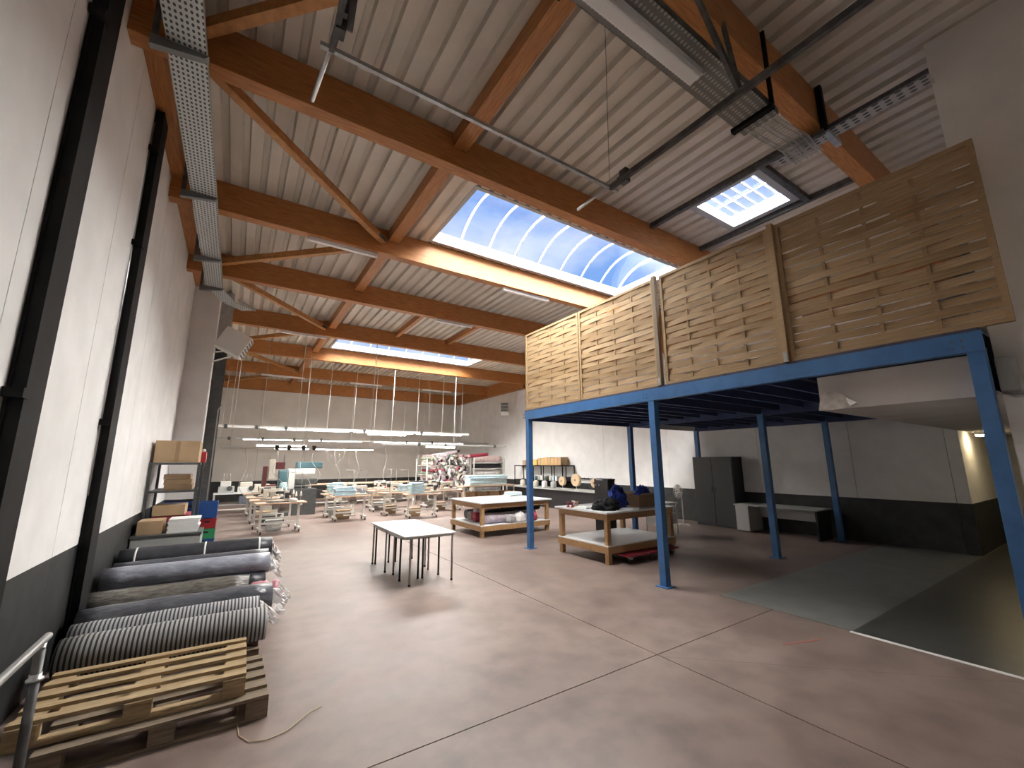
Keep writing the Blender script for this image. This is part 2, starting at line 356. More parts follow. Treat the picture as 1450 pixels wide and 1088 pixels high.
# torn plasterboard in the corner of the false ceiling
tp = at(1158, 584, 0, 5.515)
poly = []
for q in ((1160, 582), (1162, 563), (1170, 556), (1184, 554), (1195, 559), (1206, 567), (1214, 571), (1205, 577), (1180, 581)):
    w = at(*q, 0, 5.515); poly.append((w.y, w.z))
MB().prism(poly, 0, 5.505, 5.5195).build('torn_plaster', CUT, cs)
w1, w2, w3, w4 = [at(*q, 0, 5.50) for q in ((1198, 563), (1214, 570), (1204, 574), (1200, 569))]
MB().add([w1, w2, w3, w4, w1+Vector((-.01, 0, .0)), w2+Vector((-.01, 0, 0)), w3+Vector((-.015, 0, -.005)), w4+Vector((-.01, 0, 0))], [(0, 1, 2, 3), (7, 6, 5, 4), (0, 4, 5, 1), (1, 5, 6, 2), (2, 6, 7, 3), (3, 7, 4, 0)]).build('loose_flap', PAPER, cs)

# ------------------------------------------------------------------ roof: holes, deck sheets, beams
HOLES = [(2.8, 8.2, 5.28, 7.24, 'main'), (2.6, 8.5, 14.45, 16.6, 'main'), (6.15, 7.42, 2.62, 3.70, 'vent')]
BY = [-1.2, 1.72, 4.65, 7.5, 10.24, 13.6, 17.0, 20.9, 24.9]      # far lower edge of each beam
BT, ZB = .18, 5.67
ROWS = sorted({YF-.2, YB+.2, *[h[2] for h in HOLES], *[h[3] for h in HOLES]})
m = MB()
for y0, y1 in zip(ROWS, ROWS[1:]):
    hs = sorted([h for h in HOLES if h[2] <= y0+1e-6 and h[3] >= y1-1e-6]); x = XL-.2
    for h in hs: m.bx(x, h[0], y0, y1, 6.235, 6.36); x = h[1]
    m.bx(x, 16, y0, y1, 6.235, 6.36)
ceil = struct(m.build('ceiling', mat('roof_insulation', (.3, .3, .28), .9)))
PER = .24
def sheet(x0, x1, y0, y1):
    prof = [(x0, 0)]; k = math.floor((x0-XL)/PER+1e-6)
    while True:
        b = XL+k*PER
        for dx, z in ((.14, 0), (.16, .065), (.22, .065), (.24, 0)):
            x = b+dx
            if x > x0+1e-4 and x < x1-1e-4: prof.append((x, z))
        k += 1
        if b > x1: break
    # close the ends on the flat level they fall on
    prof.append((x1, 0)); n = len(prof)
    vs = [(x, y0, ZC+z) for x, z in prof]+[(x, y1, ZC+z) for x, z in prof]+[(x, y0, ZC+z+.004) for x, z in prof]+[(x, y1, ZC+z+.004) for x, z in prof]
    fs = [(i, n+i, n+i+1, i+1) for i in range(n-1)]+[(2*n+i, 2*n+i+1, 3*n+i+1, 3*n+i) for i in range(n-1)]
    MB().add(vs, fs).build('deck_sheet', DECK, ceil)
SW = .96
for a, b in zip(BY, BY[1:]):
    y0, y1 = a-BT/2, b-BT/2
    hs = sorted([h for h in HOLES if h[2] > y0 and h[3] < y1])
    xs = XL
    def run(xa, xb, ya, yb):
        x = xa
        while x < xb-1e-4:
            nx = min(xb, XL+(math.floor((x-XL)/SW+1e-6)+1)*SW); sheet(x, nx, ya, yb); x = nx
    for h in hs:
        hx0 = h[0]; hx1 = h[1]
        run(xs, hx0, y0, y1); run(hx0, hx1, y0, h[2]); run(hx0, hx1, h[3], y1); xs = hx1
    run(xs, XR, y0, y1)
sheet(XL, XR, YF, BY[0]-BT/2)
NAMES = ['glulam roof beam behind the camera side, over the loading door', 'glulam roof beam crossing the top right corner above the long perforated tray', 'nearest long glulam beam, crossing the picture on the camera side of the big skylight',
         'brightly lit glulam beam on the far side of the big barrel skylight', 'glulam beam second behind the big skylight, with a tube light under it', 'dark glulam beam just in front of the far narrow skylight',
         'brightly lit glulam beam beyond the far narrow skylight', 'glulam beam next to last before the back wall', 'glulam beam fixed along the top of the back wall']
beams = []
for i, y in enumerate(BY):
    zb = 5.55 if i == 8 else ZB
    o = MB().bx(XL+.002, XR-.002, y-BT, y, zb, ZC).build('roof_beam', GLULAM, None, org=((XL+XR)/2, y-BT/2, zb), bevel=.006)
    tag(o, NAMES[i], 'beam', 'glulam roof beams')
# edge timbers along the side walls, between beams
for nm, x0, x1, z0, lab in (('edge_timber', XL+.001, XL+.16, 5.98, 'brown edge timber along the top of the left wall behind the perforated tray'), ('edge_timber', XR-.2, XR-.001, 5.5, 'brown edge timber along the top of the right wall')):
    t_ = thing(nm, lab, 'timber', (x0, 11, z0))
    for a, b in list(zip(BY, BY[1:]))[(1 if x0 > 5 else 0):]: MB().bx(x0, x1, a+.004, b-BT-.004, z0, ZC-.002).build('timber_length', GLULAM_Y, t_)
# purlins carried flush between the beams, zigzag braces
PX0, PX1 = 2.02, 2.22
pl = ['nearest the camera', 'beside the big skylight', 'in the bay behind the big skylight', 'third bay behind the near beam', 'beside the far skylight', 'in the last but one bay', 'in the last bay']
for i, (a, b) in enumerate(zip(BY[1:], BY[2:])):
    o = MB().bx(PX0, PX1, a+.003, b-BT-.003, 5.93, ZC-.003).build('purlin', GLULAM_Y, None, org=(PX0+.1, (a+b)/2, 5.93), bevel=.004)
    tag(o, 'brown timber purlin between two roof beams, %s' % pl[i], 'purlin', 'roof purlins')
for i, (x, lab) in enumerate(((4.1, 'left of the pair under the orange tube light'), (5.95, 'right of the pair under the orange tube light'))):
    o = MB().bx(x, x+.12, BY[4]+.003, BY[5]-BT-.003, 5.98, ZC-.003).build('purlin', GLULAM_Y, None, org=(x, 12, 5.98)); tag(o, 'short timber purlin, %s' % lab, 'purlin', 'roof purlins')
BZ = 5.90
bl = ['sloping timber brace in the top left corner above the perforated wall tray', 'long timber brace from the wall tray to the purlin before the lit beam', 'timber brace meeting the wall tray behind the lit beam', 'timber brace in the third bay, running away from the wall',
      'timber brace near the square heater, reaching back to the wall', 'short timber brace before the last beams', 'farthest timber brace by the back wall']
for i in range(7):
    xa, xb = (XL+.45, PX0-.1) if i % 2 else (PX0-.1, XL+.45)
    p, q = Vector((xa, BY[i+1]+.02, BZ)), Vector((xb, BY[i+2]-BT-.02, BZ))
    o = thing('roof_brace', bl[i], 'brace', tuple((p+q)/2), 'diagonal roof braces')
    MB().bar(p, q, .1, .12).build('timber', BRIGHT_TIMBER, o)
    for e, dd in ((p, (q-p).normalized()), (q, (p-q).normalized())): MB().bar(e, e+dd*.22, .116, .07).build('end_plate', GALV_DARK, o)

# ------------------------------------------------------------------ skylights
def barrel(x0, x1, y0, y1, nrib, rise, label):
    t_ = thing('barrel_skylight', label, 'skylight', ((x0+x1)/2, (y0+y1)/2, 6.15)); c = .05
    zc = 6.36
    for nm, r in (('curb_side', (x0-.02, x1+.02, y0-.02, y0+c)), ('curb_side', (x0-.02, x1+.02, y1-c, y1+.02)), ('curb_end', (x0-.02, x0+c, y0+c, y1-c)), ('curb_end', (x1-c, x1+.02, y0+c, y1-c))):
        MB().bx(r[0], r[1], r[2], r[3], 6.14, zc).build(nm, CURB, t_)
    yc = (y0+y1)/2; hw = (y1-y0)/2-c*.5; R = (hw*hw+rise*rise)/(2*rise); a0 = math.asin(hw/R); n = 14
    arc = lambda k: (yc+R*math.sin(-a0+2*a0*k/n), zc+R*math.cos(a0-2*a0*k/n)-R+rise)
    xs = [x0+c/2+(x1-x0-c)*i/nrib for i in range(nrib+1)]
    for i, x in enumerate(xs):
        MB().tube([(x, *arc(k)) for k in range(n+1)], .022, 6).build('rib', WHITE_FRAME, t_)
        if i < nrib:
            xa, xb = x+.01, xs[i+1]-.01
            m = MB(); m.add([(xa, *arc(k)) for k in range(n+1)]+[(xb, *arc(k)) for k in range(n+1)], [(k, k+1, n+2+k, n+1+k) for k in range(n)], True); m.build('pane', POLY, t_)
    for x in (x0+.03, x1-.03):
        MB().add([(x, *arc(k)) for k in range(n+1)], [tuple(range(n+1))]).build('gable_pane', POLY, t_)
barrel(2.8, 8.2, 5.28, 7.24, 8, .42, 'big barrel vaulted skylight with curved white ribs over blue sky')
barrel(2.6, 8.5, 14.45, 16.6, 8, .42, 'far narrow looking barrel skylight near the back of the hall')
t_ = thing('roof_vent', 'small square white framed roof hatch with a barred pane above the wooden fence', 'roof hatch', (6.8, 3.16, 6.15))
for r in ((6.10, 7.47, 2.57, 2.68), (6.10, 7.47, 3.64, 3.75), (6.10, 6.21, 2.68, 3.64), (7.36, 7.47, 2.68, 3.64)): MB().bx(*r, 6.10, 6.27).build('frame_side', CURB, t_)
MB().bx(6.2, 7.37, 2.67, 3.65, 6.255, 6.26).build('pane', POLY, t_)
for k in range(5): MB().bx(6.22, 7.35, 2.8+.17*k, 2.815+.17*k, 6.225, 6.25).build('bar', WHITE_FRAME, t_)
MB().bx(6.75, 6.765, 2.7, 3.62, 6.215, 6.24).build('bar', WHITE_FRAME, t_)
for i, (x, lab) in enumerate(((6.0, 'long dark steel angle running beside the roof hatch on its left'), (7.55, 'long dark steel angle running beside the roof hatch on its right'))):
    o = MB().bx(x, x+.07, BY[1]+.01, BY[2]-BT-.01, 6.05, 6.14).build('trimmer_angle', GALV_DARK, None, org=(x, 3.1, 6.05)); tag(o, lab, 'steel angle', 'roof hatch trimmers')
o = MB().bx(6.08, 7.54, 2.47, 2.55, 6.05, 6.14).build('trimmer_angle', GALV_DARK, None, org=(6.8, 2.5, 6.05)); tag(o, 'short dark steel angle across the near end of the roof hatch', 'steel angle', 'roof hatch trimmers')

# ------------------------------------------------------------------ tube lights under beams
def tube_light(x0, x1, y, z, label, on=False, w=.09):
    t_ = thing('tube_light', label, 'light', ((x0+x1)/2, y, z), 'tube lights under the roof beams')
    MB().bx(x0, x1, y-w/2, y+w/2, z+.03, z+.07).build('housing', WHITE_FRAME, t_)
    MB().bx(x0+.02, x1-.02, y-w*.4, y+w*.4, z, z+.03).build('diffuser', TUBE_ON if on else TUBE, t_, bevel=.008)
    for x in (x0, x1): MB().bx(x-.008, x+.012, y-w/2-.004, y+w/2+.004, z-.002, z+.072).build('end_cap', WHITE_FRAME, t_)
tube_light(.68, 1.85, BY[3]-.06, ZB-.07, 'white tube light under the lit beam, left, near the wall tray')
tube_light(4.66, 5.92, BY[3]-.06, ZB-.07, 'white tube light under the lit beam, right, near the wooden fence')
tube_light(4.2, 5.3, BY[4]-.06, ZB-.07, 'tube light glowing orange between the two short purlins')
tube_light(.75, 2.0, BY[5]-.06, ZB-.07, 'tube light under the dark beam before the far skylight')
tube_light(.6, 2.3, BY[7]-.06, ZB-.07, 'tube light on the next to last beam, left end')
tube_light(4.3, 5.8, BY[7]-.06, ZB-.07, 'tube light on the next to last beam, middle')
tube_light(8.0, 9.6, BY[7]-.06, ZB-.07, 'tube light on the next to last beam, right end')

# ------------------------------------------------------------------ left wall: columns, tray, pilaster, heater
for (y0, y1, ztop, lab, bands) in ((3.72, 4.04, 6.15, 'wide black steel column on the left wall nearest the camera', (5.0, 2.2)), (5.88, 6.18, 5.97, 'second black steel column on the left wall with two clamp bands', (5.4, 4.2, 2.2))):
    t_ = thing('steel_column', lab, 'column', (XL, (y0+y1)/2, 0), 'black wall columns')
    MB().bx(XL+.004, XL+.02, y0, y1, 0, ztop).build('back_flange', BLACK_STEEL, t_)
    MB().bx(XL+.02, XL+.07, y0+.012, y1-.012, 0, ztop).build('casing', BLACK_STEEL, t_)
    MB().bx(XL+.07, XL+.085, y0+.01, y1-.01, 0, ztop).build('front_flange', BLACK_STEEL, t_)
    for z in bands: MB().bx(XL+.004, XL+.095, y0-.05, y0+.06, z, z+.06).build('clamp_band', BLACK_STEEL, t_)
    if y0 > 5: MB().tube([(XL+.012, y0-.02, 1.5), (XL+.012, y0-.02, ztop-.2)], .007, 6).build('conduit', ALU, t_)
TZ = 5.28
t_ = thing('cable_tray', 'perforated galvanised cable tray along the top of the left wall', 'cable tray', (-.68, 5, TZ))
m = MB().bx(-.82, -.55, YF+.05, 9.75, TZ, TZ+.006); m.build('tray_floor', GALV_DOTS, t_)
MB().bx(-.824, -.82, YF+.05, 9.75, TZ, TZ+.06).build('side_lip', GALV, t_); MB().bx(-.55, -.546, YF+.05, 9.75, TZ, TZ+.06).build('side_lip', GALV, t_)
for q in ((262, 74), (278, 277), (288, 366), (296, 408)):
    y = at(*q, 2, TZ-.03).y
    b_ = MB().prism([(-.92, TZ-.002), (-.92, TZ-.10), (-.56, TZ-.04), (-.53, TZ-.002)], 1, y-.03, y+.03).build('bracket', mat('bracket_steel', (.2, .21, .21), .5, .4) if 'bracket_steel' not in bpy.data.materials else bpy.data.materials['bracket_steel'], t_); MB().bx(-.92, -.88, y-.02, y+.02, TZ-.05, 6.14).build('drop_rod', GALV_DARK, b_)
m = MB(); m.m = Matrix.Identity(4)
m.bar((-.70, 9.75, TZ+.0), (-.45, 10.6, TZ+.0), .27, .006).bar((-.45, 10.6, TZ), (-.1, 10.95, TZ), .27, .006); m.build('tray_bend', GALV_DOTS, t_)
MB().bar((-.28, 10.4, TZ+.03), (.05, 10.9, TZ+.03), .006, .06).bar((-.2, 10.98, TZ+.03), (.06, 10.9, TZ+.03), .006, .07).build('bend_lip', GALV, t_)
# pilaster
PY = 11.9
o = struct(MB().bx(XL, -.68, PY, PY+.5, 0, 6.1).build('wall_pilaster', WHITE_WALL)); MB().bx(XL+.001, -.679, PY-.002, PY+.499, 0, WAIN_L).build('painted_base', BLACK_WAIN, o)
for i, (x, y) in enumerate(((-1.12, 14.6), (-1.12, 17.4))):
    t_ = thing('steel_column', ('black steel column on the left wall, second beyond the white pilaster', 'far black steel column on the left wall, near the back corner')[i], 'column', (x, y, 0), 'black wall columns')
    MB().bx(XL+.003, XL+.02, y-.15, y+.15, 0, 6.1).build('back_flange', BLACK_STEEL, t_); MB().bx(XL+.02, XL+.2, y-.02, y+.02, 0, 6.1).build('web', BLACK_STEEL, t_); MB().bx(XL+.2, XL+.22, y-.15, y+.15, 0, 6.1).build('front_flange', BLACK_STEEL, t_)
t_ = thing('steel_column', 'black steel column close behind the white pilaster, rising to the duct', 'column', (-.56, 12.6, 0), 'black wall columns')
MB().bx(-.70, -.44, 12.45, 12.49, 0, 4.9).build('front_flange', DGREY, t_); MB().bx(-.60, -.54, 12.49, 12.71, 0, 4.9).build('web', BLACK_STEEL, t_); MB().bx(-.70, -.44, 12.71, 12.75, 0, 4.9).build('back_flange', BLACK_STEEL, t_)
MB().tube([(-.47, 12.43, .9), (-.47, 12.43, 3.1), (-.40, 12.43, 3.25)], .015, 6).build('conduit', GREYB, t_)
o = MB().bx(-.72, -.42, 12.42, 12.8, 4.9, 6.14).build('air_duct', GALV, None, org=(-.57, 12.6, 4.9), bevel=.01); tag(o, 'galvanised duct box behind the white pilaster, beside the heater', 'duct')
def heater(c, rz, rx, label, wallp):
    c = Vector(c); t_ = thing('unit_heater', label, 'heater', tuple(c)); R_ = Matrix.Translation(c) @ Matrix.Rotation(rz, 4, 'Z') @ Matrix.Rotation(rx, 4, 'Y')
    m = MB(); m.m = R_; m.cb((0, 0, 0), (.56, .42, .52)); m.build('casing', WHITE_PAINT, t_, bevel=.02)
    for k in range(6):
        m = MB(); m.m = R_; m.cb((.282, 0, -.2+.08*k), (.012, .36, .05)); m.build('louvre', DGREY, t_)
    m = MB(); m.m = R_; m.lathe([(.17, .212), (.17, .222)], axis=1, n=20); m.build('fan_grille', GREYB, t_)
    for s in (-1, 1): MB().tube([Vector(wallp)+Vector((0, .0, .12*s+.1)), c+R_.to_3x3() @ Vector((-.1*s, .1, -.262))], .018, 6).build('bracket_arm', WHITE_PAINT, t_)
    return t_
heater((-.28, 11.3, 4.55), math.radians(-6), math.radians(26), 'square white unit heater hanging off the pilaster by two arms', (-.69, 11.89, 4.2))
hh = heater((11.55, 18.3, 4.55), math.radians(235), math.radians(-14), 'white unit heater on the right wall above the fabric racks', (XR-.01, 18.5, 4.3))

# ------------------------------------------------------------------ overhead: door tracks, big tray, right tray
TRZ = 4.5
t_ = thing('door_track_frame', 'dark overhead loading door track frame hanging from the roof', 'door track', (1.57, 1.5, TRZ))
for x, yend in ((.27, 3.05), (2.88, 3.0)):
    MB().bar((x, YF, TRZ), (x, 2.57, TRZ), .035, .05).build('track', GALV_DARK, t_)
    MB().tube([(x, 2.5, TRZ+.03), (x-.05, yend, TRZ-.02)], .016, 6).build('spring_tail', ALU, t_)
    MB().bar((x+.02, 2.40, TRZ+.1), (x+.02, 2.40, TRZ-.04), .08, .06).build('end_clamp', DGREY, t_)
    MB().tube([(x+.05, 1.7, TRZ+.07), (x+.03, 2.5, TRZ+.07)], .011, 6).build('cable_rod', BLACKP, t_)
MB().bar((.2, 2.57, TRZ), (2.98, 2.57, TRZ), .03, .03).build('cross_rail', GALV, t_)
for p, q in (((2.9, 1.28, TRZ+.02), (2.62, 1.45, 5.68)), ((2.9, 1.28, TRZ+.02), (3.35, 1.55, 5.75)), ((.3, 2.3, TRZ), (.3, 2.3, 6.15)), ((.34, 2.38, TRZ), (.34, 1.7, 5.7))):
    MB().bar(p, q, .04, .025).build('strut', GALV_DARK, t_)
MB().tube([(2.85, 2.55, TRZ+.05), (2.2, 1.9, 6.14)], .003, 5).build('stay_wire', GALV_DARK, t_)
BZT = 5.0
t_ = thing('cable_tray', 'wide dark perforated cable tray hanging below the top right beam', 'cable tray', (2.8, 1.6, BZT))
MB().bx(.9, 3.95, 1.43, 1.75, BZT, BZT+.006).build('tray_floor', GALV_DOTS2, t_)
for y in (1.43, 1.746): MB().bx(.9, 3.95, y, y+.004, BZT, BZT+.07).build('side_lip', GALV_DARK, t_)
for p, q in (((3.78, 1.40, BZT-.02), (3.78, 1.78, BZT-.02)), ((1.55, 1.40, BZT-.02), (1.55, 1.78, BZT-.02))): MB().bar(p, q, .06, .04).build('cross_bar', BLACK_STEEL, t_)
for x in (1.55, 3.78): MB().bar((x, 1.41, BZT), (x, 1.41, 5.8), .035, .02).build('hanger', BLACK_STEEL, t_)
n = 10; pts = [(3.9+1.15*k/n, 1.58+.03*math.sin(k*.9), BZT+.02+.035*math.sin(k*.95)+.12*k/n) for k in range(n+1)]
m = MB()
for s in (-.13, -.09, -.02, .02, .09, .13): m.tube([(x, y+s, z) for x, y, z in pts], .006, 5)
m.build('mesh_tray_wires', GALV, t_)
m = MB()
for k in range(3*n): 
    i = k/3; a = pts[int(i)]; b = pts[int(i)+1]; f_ = i-int(i); x, y, z = [a[j]+(b[j]-a[j])*f_ for j in range(3)]; m.tube([(x, y-.135, z), (x, y+.135, z)], .005, 4)
m.build('mesh_tray_rungs', GALV, t_)
a, b = at(866, 4, 2, BZT-.05), at(986, 112, 2, BZT-.05)
t2 = thing('tube_light', 'unlit tube light fixed under the wide perforated tray', 'light', (2.4, 1.62, BZT-.07), 'tube lights under the roof beams')
MB().bx(1.6, b.x, 1.545, 1.665, BZT-.06, BZT-.002).build('housing', WHITE_FRAME, t2); MB().bx(1.62, b.x-.03, 1.552, 1.658, BZT-.1, BZT-.06).build('diffuser', TUBE, t2, bevel=.015)
RZT = 5.58
t_ = thing('cable_tray', 'narrow perforated tray running to the office wall at the upper right', 'cable tray', (5.5, 1.4, RZT))
MB().bx(5.40, 5.58, .63, 2.1, RZT, RZT+.005).build('tray_floor', dots('perforated_light_steel', (.42, .40, .37), (.06, .06, .06), pitch=.06, r=.3, metal=.2), t_)
MB().bx(5.37, 5.40, .63, 2.6, RZT, RZT+.05).build('side_lip', GALV_DARK, t_); MB().bx(5.58, 5.585, .63, 2.1, RZT, RZT+.05).build('side_lip', GALV, t_)
MB().bar((5.33, 1.50, RZT-.03), (5.33, 1.50, 6.14), .06, .06).build('hanger', BLACK_STEEL, t_)
MB().bar((5.30, 2.25, RZT-.03), (5.33, 1.50, RZT-.03), .06, .05).build('cross_bar', GALV_DARK, t_); MB().bar((5.33, 1.50, RZT-.03), (5.72, 1.50, RZT-.03), .06, .05).build('cross_bar', GALV, t_)

# ------------------------------------------------------------------ mezzanine
MX0, MX1, MX2, MY0, MY1, MY2 = 5.45, 8.77, 11.75, .73, 4.23, 7.61
mz = thing('mezzanine', 'blue painted steel mezzanine platform on square posts', 'mezzanine', (MX0, MY1, 0))
PW = .11
for x in (MX0, MX1, MX2):
    for y in (MY0, MY1, MY2):
        if x != MX0 and y == MY0: continue
        m = MB(); h = PW/2; m.bx(x-h, x-h+.012, y-h, y+h, .01, 2.75).bx(x+h-.012, x+h, y-h, y+h, .01, 2.75).bx(x-h+.012, x+h-.012, y-.02, y+.02, .01, 2.75)
        m = MB().bx(x-h, x+h, y-h, y+h, .01, 2.75)
        p = m.build('post', BLUE, mz, bevel=.004)
        MB().bx(x-.1, x+.1, y-.1, y+.1, 0, .012).build('base_plate', BLUE, p)
        if x == MX0: 
            m = MB()
            for s in (-.03, .03):
                for z in (2.80, 2.86): m.tube([(x-h-.012, y+.1+s, z), (x-h+.002, y+.1+s, z)], .010, 6)
            m.build('bolts', GALV_DARK, p)
MB().bx(MX0-.06, MX0-.02, MY0-.06, MY2+.08, 2.75, 2.93).bx(MX0-.02, MX0+.04, MY0-.06, MY2+.08, 2.75, 2.77).bx(MX0-.02, MX0+.04, MY0-.06, MY2+.08, 2.91, 2.93).build('edge_beam', BLUE, mz)
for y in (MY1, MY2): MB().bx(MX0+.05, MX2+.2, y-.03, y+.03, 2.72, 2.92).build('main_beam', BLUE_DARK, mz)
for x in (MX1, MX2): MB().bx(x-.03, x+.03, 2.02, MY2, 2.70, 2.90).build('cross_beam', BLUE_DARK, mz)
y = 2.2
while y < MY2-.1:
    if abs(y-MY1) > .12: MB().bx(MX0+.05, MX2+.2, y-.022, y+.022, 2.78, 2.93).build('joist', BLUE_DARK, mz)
    y += .42
for i in range(4):
    xa = MX0-.06+i*1.64
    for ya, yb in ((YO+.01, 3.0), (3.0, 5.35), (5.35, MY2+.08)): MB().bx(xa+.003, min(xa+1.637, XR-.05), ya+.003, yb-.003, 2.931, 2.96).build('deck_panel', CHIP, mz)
a = at(990, 609, 2, 2.66); 
t_ = thing('tube_light', 'unlit tube light under the mezzanine by the dark cabinet', 'light', (9.6, 7.2, 2.68), 'tube lights under the mezzanine')
MB().bx(9.3, 11.0, 7.15, 7.25, 2.70, 2.779).build('housing', WHITE_FRAME, t_); MB().bx(9.32, 10.98, 7.16, 7.24, 2.66, 2.70).build('diffuser', TUBE, t_)
m = MB().tube([(XO-.02, -.8, 2.36), (XO-.02, .60, 2.36), (XO-.02, .66, 2.40)], .018, 6); o = m.build('wall_conduit', GREYB, None, org=(XO, 0, 2.36)); tag(o, 'thin grey conduit on the office wall ending by the blue post', 'conduit')
o = MB().bx(XO-.14, XO-.002, .55, .66, 2.40, 2.70).build('junction_box', GREYB, None, org=(XO-.07, .6, 2.4), bevel=.01); tag(o, 'grey junction box on the office wall beside the blue post', 'junction box')

# woven fence panels
PH, ZF = 1.77, 2.962
def slat_mesh(L, sign, idx):
    n = 24; h, t = .083, .006; vs = []; fs = []
    for i in range(n+1):
        u = L*i/n; x = sign*.009*math.cos(PI*u/(L/4)); tw = .004*math.sin(u*5+idx)
        for dx, dz in ((-t/2, -h/2), (t/2, -h/2), (t/2, h/2), (-t/2, h/2)): vs.append((x+dx, u, dz+tw))
    for i in range(n):
        for k in range(4): fs.append((i*4+k, i*4+(k+1) % 4, i*4+4+(k+1) % 4, i*4+4+k))
    fs += [(3, 2, 1, 0), (n*4, n*4+1, n*4+2, n*4+3)]
    me = MB().add(vs, fs).mesh('slat'); me.materials.append(FENCE[idx % 3]); return me
def fence_panel(y0, y1, label, x=MX0-.02, seed=0):
    rnd = random.Random(seed); L = y1-y0; t_ = thing('woven_fence', label, 'fence', (x, y0, ZF), 'woven timber fence panels'); fw_ = .045
    o = Vector((x, y0, ZF))
    for nm, r in (('frame_rail', (-.022, .022, 0, L, 0, fw_)), ('frame_rail', (-.022, .022, 0, L, PH-fw_, PH)), ('frame_stile', (-.022, .022, 0, fw_, fw_, PH-fw_)), ('frame_stile', (-.022, .022, L-fw_, L, fw_, PH-fw_))):
        m = MB(); m.m = Matrix.Translation(o); m.bx(*r); m.build(nm, FENCE[0], t_)
    Li = L-2*fw_+.02
    for k in (1, 2, 3):
        m = MB(); m.m = Matrix.Translation(o); u = fw_-.01+Li*k/4; m.bx(-.0055, .0055, u-.016, u+.016, fw_, PH-fw_); m.build('batten', FENCE[1], t_)
    ms = {(s, j): slat_mesh(Li, s, j) for s in (1, -1) for j in range(3)}
    nsl = 18; pitch = (PH-2*fw_)/nsl
    for i in range(nsl):
        link_mesh('slat', ms[(1 if i % 2 else -1, rnd.randrange(3))], t_, (0, fw_-.01, fw_+pitch*(i+.5)+rnd.uniform(-.006, .006)), (rnd.uniform(-.0035, .0035), rnd.uniform(-.06, .06), 0))
fence_panel(.47, 2.19, 'woven timber fence panel on the mezzanine, nearest, touching the office wall', seed=3)
fence_panel(2.28, 3.93, 'woven timber fence panel on the mezzanine, second from the office wall', seed=4)
fence_panel(4.06, 5.84, 'woven timber fence panel on the mezzanine, third from the office wall', seed=5)
fence_panel(5.86, 7.66, 'woven timber fence panel at the far end of the mezzanine edge', seed=6)
for y, lab, mt in ((2.235, 'pale fence post between the two nearest woven panels', FENCE[2]), (4.025, 'dark fence post in the middle of the woven fence', PALLETG)):
    t_ = thing('fence_post', lab, 'post', (MX0-.05, y, ZF)); MB().bx(MX0-.075, MX0-.005, y-.034, y+.034, ZF, ZF+PH+.03).build('post', mt, t_, bevel=.004)
    MB().bx(MX0-.079, MX0-.075, y-.02, y+.02, ZF, ZF+.12).build('foot_bracket', GALV, t_)
o = MB().bar((MX0+.05, 3.90, ZF), (MX0+.03, 4.0, ZF+1.2), .03, .09).build('loose_board', BRIGHT_TIMBER, None, org=(MX0+.05, 3.95, ZF)); tag(o, 'bright loose board leaning behind the gap beside the dark fence post', 'board')

# ------------------------------------------------------------------ corridor lamp
t_ = thing('corridor_lamp', 'lit warm lamp on the false ceiling of the corridor', 'light', (12.67, 1.88, 2.28))
MB().bx(12.5, 12.85, 1.82, 1.95, 2.30, 2.358).build('housing', WHITE_FRAME, t_); MB().bx(12.52, 12.83, 1.83, 1.94, 2.28, 2.30).build('diffuser', mat('warm_lit_diffuser', (.9, .85, .7), .4, emit=(1, .78, .45), es=45), t_)

# ------------------------------------------------------------------ white tables in the middle
def white_table(x0, x1, y0, y1, h, legm, label, legs=None):
    t_ = thing('folding_table', label, 'table', ((x0+x1)/2, (y0+y1)/2, 0), 'white tables in the middle of the floor')
    MB().bx(x0, x1, y0, y1, h-.022, h).build('tabletop', LAMIN, t_, bevel=.004)
    MB().bx(x0+.03, x1-.03, y0+.03, y0+.055, h-.05, h-.022).bx(x0+.03, x1-.03, y1-.055, y1-.03, h-.05, h-.022).bx(x0+.03, x0+.055, y0+.055, y1-.055, h-.05, h-.022).bx(x1-.055, x1-.03, y0+.055, y1-.055, h-.05, h-.022).build('frame', GREYB, t_)
    for x, y in legs or ((x0+.05, y0+.05), (x1-.05, y0+.05), (x0+.05, y1-.05), (x1-.05, y1-.05)):
        l = MB().tube([(x, y, .02), (x, y, h-.03)], .0155, 10).build('leg', legm, t_); MB().lathe([(.02, 0), (.02, .025), (.016, .03)], (x, y, 0), 8).build('foot', RUBBER, l)
white_table(2.22, 3.06, 7.24, 8.16, .72, GREYB, 'white topped table standing end to end with another, farther from the camera', ((2.27, 8.11), (3.01, 8.11), (2.28, 7.39), (2.98, 7.38)))
white_table(2.22, 3.06, 6.29, 7.235, .72, mat('beige_leg_paint', (.36, .31, .28), .4), 'white topped table standing end to end with another, nearer the camera', ((2.335, 6.36), (3.01, 6.34), (2.345, 7.15), (2.95, 7.15)))
white_table(2.28, 2.64, 6.66, 8.13, .66, BLACKP, 'low table with dark legs pushed under the white tables, left one', ((2.31, 6.73), (2.60, 6.71), (2.31, 8.08), (2.55, 8.08)))
white_table(2.645, 3.0, 6.60, 8.10, .66, BLACKP, 'low table with dark legs pushed under the white tables, right one', ((2.67, 6.70), (2.96, 6.74), (2.67, 8.05), (2.95, 8.05)))

